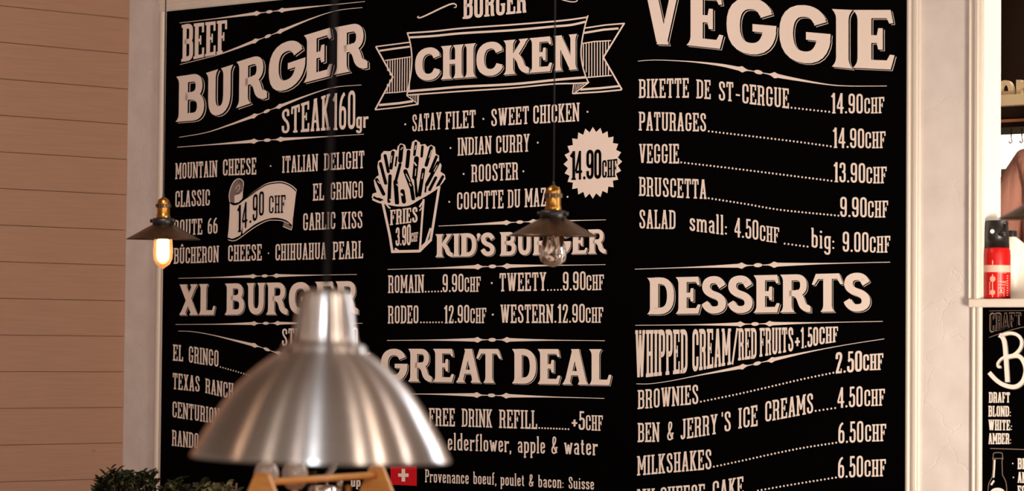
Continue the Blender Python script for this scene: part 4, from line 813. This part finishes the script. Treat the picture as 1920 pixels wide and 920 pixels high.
o = MB(); o.lathe([(9.5 * u2, 118 * u2), (9.5 * u2, 129 * u2), (8.5 * u2, 130 * u2), (.001, 130 * u2)], 20); o.build('cap', M_black, bt)

# ------------------------------------------------------------------ pendants
def pendant(cx_, ry, Y, lit, label, tilt=0.0):
    c = at(cx_, ry, Y); u = .00155                         # design pixel of the middle pendant
    root = thing('pendant_lamp', label, 'pendant lamp', tuple(c), 0, 'bronze pendant lamps in front of the menu wall')
    root.rotation_euler = (R_(tilt), 0, 0)
    Z = lambda y: (441 - y) * u
    o = MB(); o.lathe([(23 * u, Z(409)), (40 * u, Z(418)), (62 * u, Z(431)), (79 * u, Z(440)), (82 * u, Z(441.5)), (82 * u, Z(443)), (79 * u, Z(441.8)), (62 * u, Z(432.5)), (40 * u, Z(419.5)), (22 * u, Z(410.5))], 64)
    o.build('shade', M_bronze, root)
    o = MB(); o.lathe([(20 * u, Z(411)), (24 * u, Z(409)), (25 * u, Z(398)), (22 * u, Z(395)), (15 * u, Z(394))], 40); ring = o.build('black_collar', M_black, root)
    for sx, dy in ((1, -.6), (-1, .3)):
        o = MB(); d = Vector((sx, dy, 0)).normalized(); o.tube([d * 23 * u + Vector((0, 0, Z(401))), d * 31 * u + Vector((0, 0, Z(401)))], 4.2 * u, 12); o.build('thumbscrew', M_black, ring)
    o = MB(); o.lathe([(14 * u, Z(396)), (15.5 * u, Z(393)), (15 * u, Z(388)), (14 * u, Z(386)), (14 * u, Z(371))], 40)
    o.lathe([(14 * u, Z(363)), (14 * u, Z(359)), (11 * u, Z(353)), (6 * u, Z(350)), (3 * u, Z(348)), (.5 * u, Z(347))], 32); o.build('brass_socket', M_brass, root)
    o = MB(); o.lathe([(14 * u, Z(371.5)), (16.5 * u, Z(371)), (16.5 * u, Z(363.5)), (14 * u, Z(363))], 40, ribs=1, ribd=.05, smooth=False); o.build('knurled_ring', M_bronze, root)
    o = MB(); o.tube([(0, 0, Z(349)), (0, 0, Z(341))], 2.2 * u, 10); o.build('cord_grip', M_black, root)
    o = MB(); o.tube([(0, 0, Z(345)), (0, 0, CEIL - c.z)], 0.0021, 8); o.build('cord', M_cord, root)
    if lit: pr = [(9, 400), (14, 420), (18, 434), (20.5, 446), (22, 470), (20.5, 487), (15, 498), (6, 504), (3, 507), (.1, 508)]
    else: pr = [(10, 400), (13, 420), (17, 438), (20, 452), (24, 466), (25.5, 478), (23, 489), (15, 496), (5, 499), (.1, 500)]
    o = MB(); o.lathe([(r_ * u, Z(y)) for r_, y in pr], 40)
    if not lit: o.lathe([((r_ - 1.2) * u if r_ > 1.3 else .08 * u, Z(y - (1 if y > 490 else 0))) for r_, y in pr][::-1], 40)
    bulb = o.build('glowing_bulb' if lit else 'glass_bulb', M_amber if lit else M_glass, root)
    if lit:
        o = MB(); o.lathe([(.1 * u, Z(430)), (14 * u, Z(432)), (17 * u, Z(437)), (17.5 * u, Z(470)), (17 * u, Z(486)), (13 * u, Z(493)), (.1 * u, Z(495))], 24); o.build('filament_cage', M_fil, bulb)
    else:
        o = MB(); o.tube([(0, 0, Z(410)), (0, 0, Z(462))], 1.6 * u, 8)
        n = 8; pts = []
        for k_ in range(2 * n + 1):
            a = math.pi * k_ / n; pts.append((9 * u * math.cos(a), 9 * u * math.sin(a), Z(438) if k_ % 2 else Z(470)))
        o.tube(pts, .45 * u, 5); o.build('filament', M_filoff, bulb)
    return root
pendant(306, 447.5, 9.22, True, 'leftmost bronze pendant lamp with its bulb lit, near the wooden wall', 1.5)
pendant(1037, 441, 7.67, False, 'middle bronze pendant lamp with an unlit clear bulb before the board', 1.5)
pendant(1972, 409, 6.35, False, 'bronze pendant lamp at right edge, before the fire extinguisher', 1.5)

# ------------------------------------------------------------------ big aluminium lamp
c = at(602, 860, 4.0); u = .0008
lamp = thing('dome_pendant_lamp', 'large brushed aluminium dome lamp with tall neck hanging over the table', 'pendant lamp', tuple(c))
lamp.rotation_euler = (0, R_(1.0), 0)
prof = [(242, 0), (243.5, 2), (240, 8), (231, 28), (217, 52), (203, 75), (186, 102), (165, 130), (143, 153), (120, 173), (100, 188), (86, 197), (79, 202), (78, 210), (74, 213), (65, 216), (61, 222), (58, 240), (55, 262), (51, 288), (47, 305), (43, 314), (34, 317), (10, 318), (.1, 318)]
prof = [(r_ * u, z * u) for r_, z in prof]
o = MB(); o.lathe(prof, 128); sh = o.build('dome_shade', M_alu, lamp)
o = MB(); o.lathe([(r_ - .002 if r_ > .01 else .001, z - .0005) for r_, z in prof[:17]], 96); o.build('shade_lining', M_alu_in, lamp)
o = MB(); o.lathe([(.02, .20), (.02, .16), (.03, .12), (.035, .08), (.025, .05), (.001, .045)], 24); o.build('light_bulb', M_white, lamp)
o = MB(); o.tube([(0, 0, .26), (0, 0, CEIL - c.z + .0)], 0.0038, 8); o.build('cord', M_cord, lamp)

# ------------------------------------------------------------------ table and caddy
pl_ = at(489, 886, 5.9); pr_ = at(704, 873, 6.3)
ax = Vector((pr_.x - pl_.x, pr_.y - pl_.y, 0)); LN = ax.length; ax.normalize(); rz = math.atan2(ax.y, ax.x)
ztop = (pl_.z + pr_.z) / 2; TZ = 0.72; HC = ztop - TZ
mid = (pl_ + pr_) / 2
tbl = thing('dining_table', 'wooden dining table below the picture carrying the caddy', 'table', (mid.x, mid.y, 0), rz)
o = MB(); o.box((-.7, -.4, TZ - .035), (.7, .4, TZ)); o.build('tabletop', M_wood, tbl, bevel=.004)
for sx in (-1, 1):
    for sy in (-1, 1):
        o = MB(); o.box((sx * .62 - .03, sy * .33 - .03, 0), (sx * .62 + .03, sy * .33 + .03, TZ - .035)); o.build('leg', M_wood, tbl)
cad = thing('wooden_caddy', 'pine table caddy with round dowel handle holding jars and bottles', 'caddy', (mid.x, mid.y, TZ), rz)
tw = .0155
def panel(x0):
    o = MB(); zt = HC; poly = [(-.085, 0), (.085, 0), (.085, .055), (tw + .003, zt - .004), (tw - .003, zt), (-tw + .003, zt), (-tw - .003, zt - .004), (-.085, .055)]
    n = len(poly); th = .014
    o.add([(x0, y, z) for y, z in poly] + [(x0 + th, y, z) for y, z in poly], [tuple(range(n))[::-1], tuple(range(n, 2 * n))] + [(i, (i + 1) % n, (i + 1) % n + n, i + n) for i in range(n)])
    return o.build('end_panel', M_wood, cad, bevel=.0015)
panel(-LN / 2); panel(LN / 2)
o = MB(); o.tube([(-LN / 2 + .005, 0, HC - .021), (LN / 2 + .01, 0, HC - .021)], .0078, 20); o.build('dowel_handle', M_wood, cad)
o = MB(); o.box((-LN / 2 + .0145, -.08, .0), (LN / 2 - .0005, .08, .010)); o.build('bottom_board', M_wood, cad)
for sy in (-1, 1): o = MB(); o.box((-LN / 2 + .0145, sy * .085 - .005, 0), (LN / 2 - .0005, sy * .085 + .005, .055)); o.build('side_board', M_wood, cad)
def in_cad(x, y, Y, zt=None): return at(x, y, Y)
# two round pale glass jars
for i, (x, Y, lab) in enumerate(((500, 6.06, 'round pale glass jar nearest the left end of the wooden caddy'), (553, 6.12, 'second round pale glass jar from the left in the caddy'))):
    pc = at(x, 890, Y); root = thing('round_jar', lab, 'jar', (pc.x, pc.y, TZ + .010), rz, 'round glass jars in the wooden caddy')
    cz = pc.z - TZ - .010
    o = MB(); rx = .027 if i else .025; rzz = .034
    o.lathe([(.018, 0), (.020, .004), (.010, .012), (.008, cz - rzz - .004)] + [(rx * math.cos(t_), cz + rzz * math.sin(t_)) for t_ in [R_(-75 + 15 * k_) for k_ in range(11)]] + [(.001, cz + rzz)], 32); g = o.build('jar_body', M_pearl, root)
    o = MB(); o.lathe([((rx + .0035) * math.cos(t_), cz + (rzz + .003) * math.sin(t_)) for t_ in [R_(-60 + 15 * k_) for k_ in range(8)]], 32); o.build('glass_rim', M_glass, root)
    o = MB(); vdir = (Vector((0, 0, 0)) - Vector((pc.x, pc.y, 0))).normalized(); a_ = -rz; vl = Vector((vdir.x * math.cos(a_) - vdir.y * math.sin(a_), vdir.x * math.sin(a_) + vdir.y * math.cos(a_), 0))
    cc = vl * rx * .95 + Vector((.010, 0, cz - .010)); o.lathe([(.001, -.003), (.003, -.002), (.004, 0), (.003, .002), (.001, .003)], 10, c=tuple(cc)); o.build('dark_knob', M_black, root)
# steel tin, small glass, two bottles, whisk
pc = at(606, 912, 6.15); root = thing('steel_tin', 'polished steel tin in the middle of the wooden caddy', 'tin', (pc.x, pc.y, TZ + .010), rz)
o = MB(); hh = pc.z - TZ - .008; o.lathe([(.001, 0), (.030, 0), (.032, .003), (.032, hh - .006), (.028, hh), (.001, hh + .001)], 36); o.build('tin_body', M_steel, root)
o = MB(); o.lathe([(.033, hh - .02), (.0345, hh - .018), (.0345, hh - .014), (.033, hh - .012)], 36); o.build('rolled_edge', M_steel, root)
pc = at(585, 882, 6.22); root = thing('small_glass', 'small clear drinking glass behind the caddy handle', 'glass', (pc.x, pc.y, TZ + .010), rz)
hh = pc.z - TZ - .010; o = MB(); o.lathe([(.001, 0), (.010, 0), (.011, .01), (.0115, hh * .5), (.010, hh), (.009, hh), (.0105, hh * .5), (.009, .012), (.001, .008)], 24); o.build('glass_wall', M_glass, root)
pc = at(637, 900, 6.24); root = thing('oil_bottle', 'clear glass bottle with steel cap beside the steel tin', 'bottle', (pc.x, pc.y, TZ + .010), rz)
hh = pc.z - TZ - .010; o = MB(); o.lathe([(.001, 0), (.014, 0), (.015, .004), (.015, hh * .55), (.006, hh * .75), (.005, hh - .012)], 24); o.build('bottle_glass', M_glass, root)
o = MB(); o.lathe([(.006, hh - .014), (.0065, hh - .012), (.0065, hh - .002), (.001, hh)], 20); o.build('cap', M_steel, root)
pc = at(653, 908, 6.30); root = thing('oil_bottle', 'clear glass bottle with brass cap nearest the right end of the caddy', 'bottle', (pc.x, pc.y, TZ + .010), rz)
hh = pc.z - TZ - .010; o = MB(); o.lathe([(.001, 0), (.014, 0), (.015, .004), (.015, hh * .6), (.007, hh * .8), (.006, hh - .012)], 24); o.build('bottle_glass', M_glass, root)
o = MB(); o.lathe([(.007, hh - .014), (.0075, hh - .012), (.0075, hh - .002), (.001, hh)], 20); o.build('cap', M_brass, root)
p0_ = at(613, 893, 6.2); p1_ = at(630, 868, 6.2)
root = thing('coil_whisk', 'small steel coil whisk leaning up behind the caddy handle', 'whisk', (p0_.x, p0_.y, TZ + .012), 0)
rel = lambda v: v - Vector((p0_.x, p0_.y, TZ + .012))
o = MB(); o.tube([(0, 0, 0), rel(p0_)], .0022, 8); o.build('handle', M_steel, root)
dv = (p1_ - p0_); a_ = dv.normalized(); e1 = a_.orthogonal().normalized(); e2 = a_.cross(e1)
o = MB(); o.tube([rel(p0_) + dv * (k_ / 48) + (e1 * math.cos(k_ * .8) + e2 * math.sin(k_ * .8)) * .0075 for k_ in range(49)], .0012, 6); o.build('coil', M_steel, root)

# ------------------------------------------------------------------ shrubs
def leafmesh(l, w, mt):
    o = MB(); P_ = [(0, 0, 0), (w * .35, l * .2, .12 * l), (w * .5, l * .5, .16 * l), (w * .32, l * .82, .10 * l), (0, l, 0), (-w * .32, l * .82, .10 * l), (-w * .5, l * .5, .16 * l), (-w * .35, l * .2, .12 * l), (0, l * .5, .04 * l), (0, l * .2, .02 * l), (0, l * .82, .02 * l)]
    o.add(P_, [(0, 1, 9), (9, 1, 2, 8), (8, 2, 3, 10), (10, 3, 4), (4, 5, 10), (10, 5, 6, 8), (8, 6, 7, 9), (9, 7, 0)], 0, True)
    return o.mesh('leaf', mt)
lm = [leafmesh(.034, .0115, M_leaf), leafmesh(.028, .0105, M_leaf), leafmesh(.036, .015, M_leaf2), leafmesh(.030, .013, M_leaf2)]
def shrub(label, x0, x1, tops, Y, light, nleaf, seed):
    rd = random.Random(seed)
    pa = at(x0, 900, Y); pb = at(x1, 900, Y); root = thing('box_shrub', label, 'shrub', ((pa.x + pb.x) / 2, Y, .60), 0, 'clipped shrubs along the planter')
    base = Vector(root.location); tw_ = MB(); fill = MB(); cnt = 0; nf = 0
    def place(pos, dirv, me, big):
        nonlocal cnt
        q_ = dirv.to_track_quat('Y', 'Z'); q_ = q_ @ Euler((0, rd.uniform(-1.2, 1.2), 0)).to_quaternion()
        if big and cnt < 240:
            o = bpy.data.objects.new('leaf', me); C.objects.link(o); o.parent = root; o.location = pos - base; o.rotation_mode = 'QUATERNION'; o.rotation_quaternion = q_
            s = rd.uniform(.8, 1.15); o.scale = (s, s, s); cnt += 1
        else:
            vs = [q_ @ v.co + pos - base for v in me.vertices]; fill.add(vs, [tuple(p.vertices) for p in me.polygons], 0 if me in lm[:2] else 1, True)
    for i in range(nleaf):
        x = rd.uniform(x0, x1); yt = interp(tops, x); dep = rd.uniform(-.13, .13); top_ = i < nleaf * .45
        y = yt + (rd.uniform(0, 26) - (rd.uniform(0, 13) if rd.random() < .12 else 0) if top_ else rd.uniform(12, 110)) + abs(dep) * 80
        tip = at(x, y, Y + dep)
        tip.z = max(tip.z, .70)
        stem = Vector((rd.uniform(-.35, .35), rd.uniform(-.4, .3), 1)).normalized()
        if i % 3 == 0: tw_.tube([tip - stem * .09 - base, tip - base], .0016, 5)
        for j in range(5 if top_ else 4):
            a = j * 2.4 + rd.random(); out = Vector((math.cos(a), math.sin(a), rd.uniform(.25, 1.3))).normalized()
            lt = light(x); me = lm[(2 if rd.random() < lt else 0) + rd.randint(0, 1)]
            place(tip - stem * (.008 * j), out, me, top_ and dep < .06)
    for i in range(14):
        x = rd.uniform(x0, x1); t_ = at(x, 905, Y + rd.uniform(-.06, .06)); tw_.tube([(rd.uniform(-.15, .15), rd.uniform(-.05, .05), -.02), t_ - base], .004, 6)
    tw_.build('stems', M_twig, root)
    f_ = fill.build('inner_foliage', [M_leaf, M_leaf2], root); f_['kind'] = 'stuff'
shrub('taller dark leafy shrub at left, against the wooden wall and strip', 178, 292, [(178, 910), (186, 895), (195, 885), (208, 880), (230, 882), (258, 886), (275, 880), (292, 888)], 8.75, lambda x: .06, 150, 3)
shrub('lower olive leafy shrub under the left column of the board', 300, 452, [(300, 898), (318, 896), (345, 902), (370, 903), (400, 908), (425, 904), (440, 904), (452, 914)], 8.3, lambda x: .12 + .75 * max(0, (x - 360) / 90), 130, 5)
pcx = at(310, 900, 8.55)
pt = thing('planter_box', 'grey planter box below the picture holding both shrubs', 'planter', (pcx.x, pcx.y, 0), 0)
o = MB()
for a, b_ in (((-.42, -.26, 0), (.42, -.24, .62)), ((-.42, .24, 0), (.42, .26, .62)), ((-.42, -.24, 0), (-.40, .24, .62)), ((.40, -.24, 0), (.42, .24, .62)), ((-.40, -.24, 0), (.40, .24, .03))): o.box(a, b_)
o.build('planter_wall', M_planter, pt); o = MB(); o.box((-.40, -.24, .03), (.40, .24, .60)); o.build('soil', M_soil, pt)
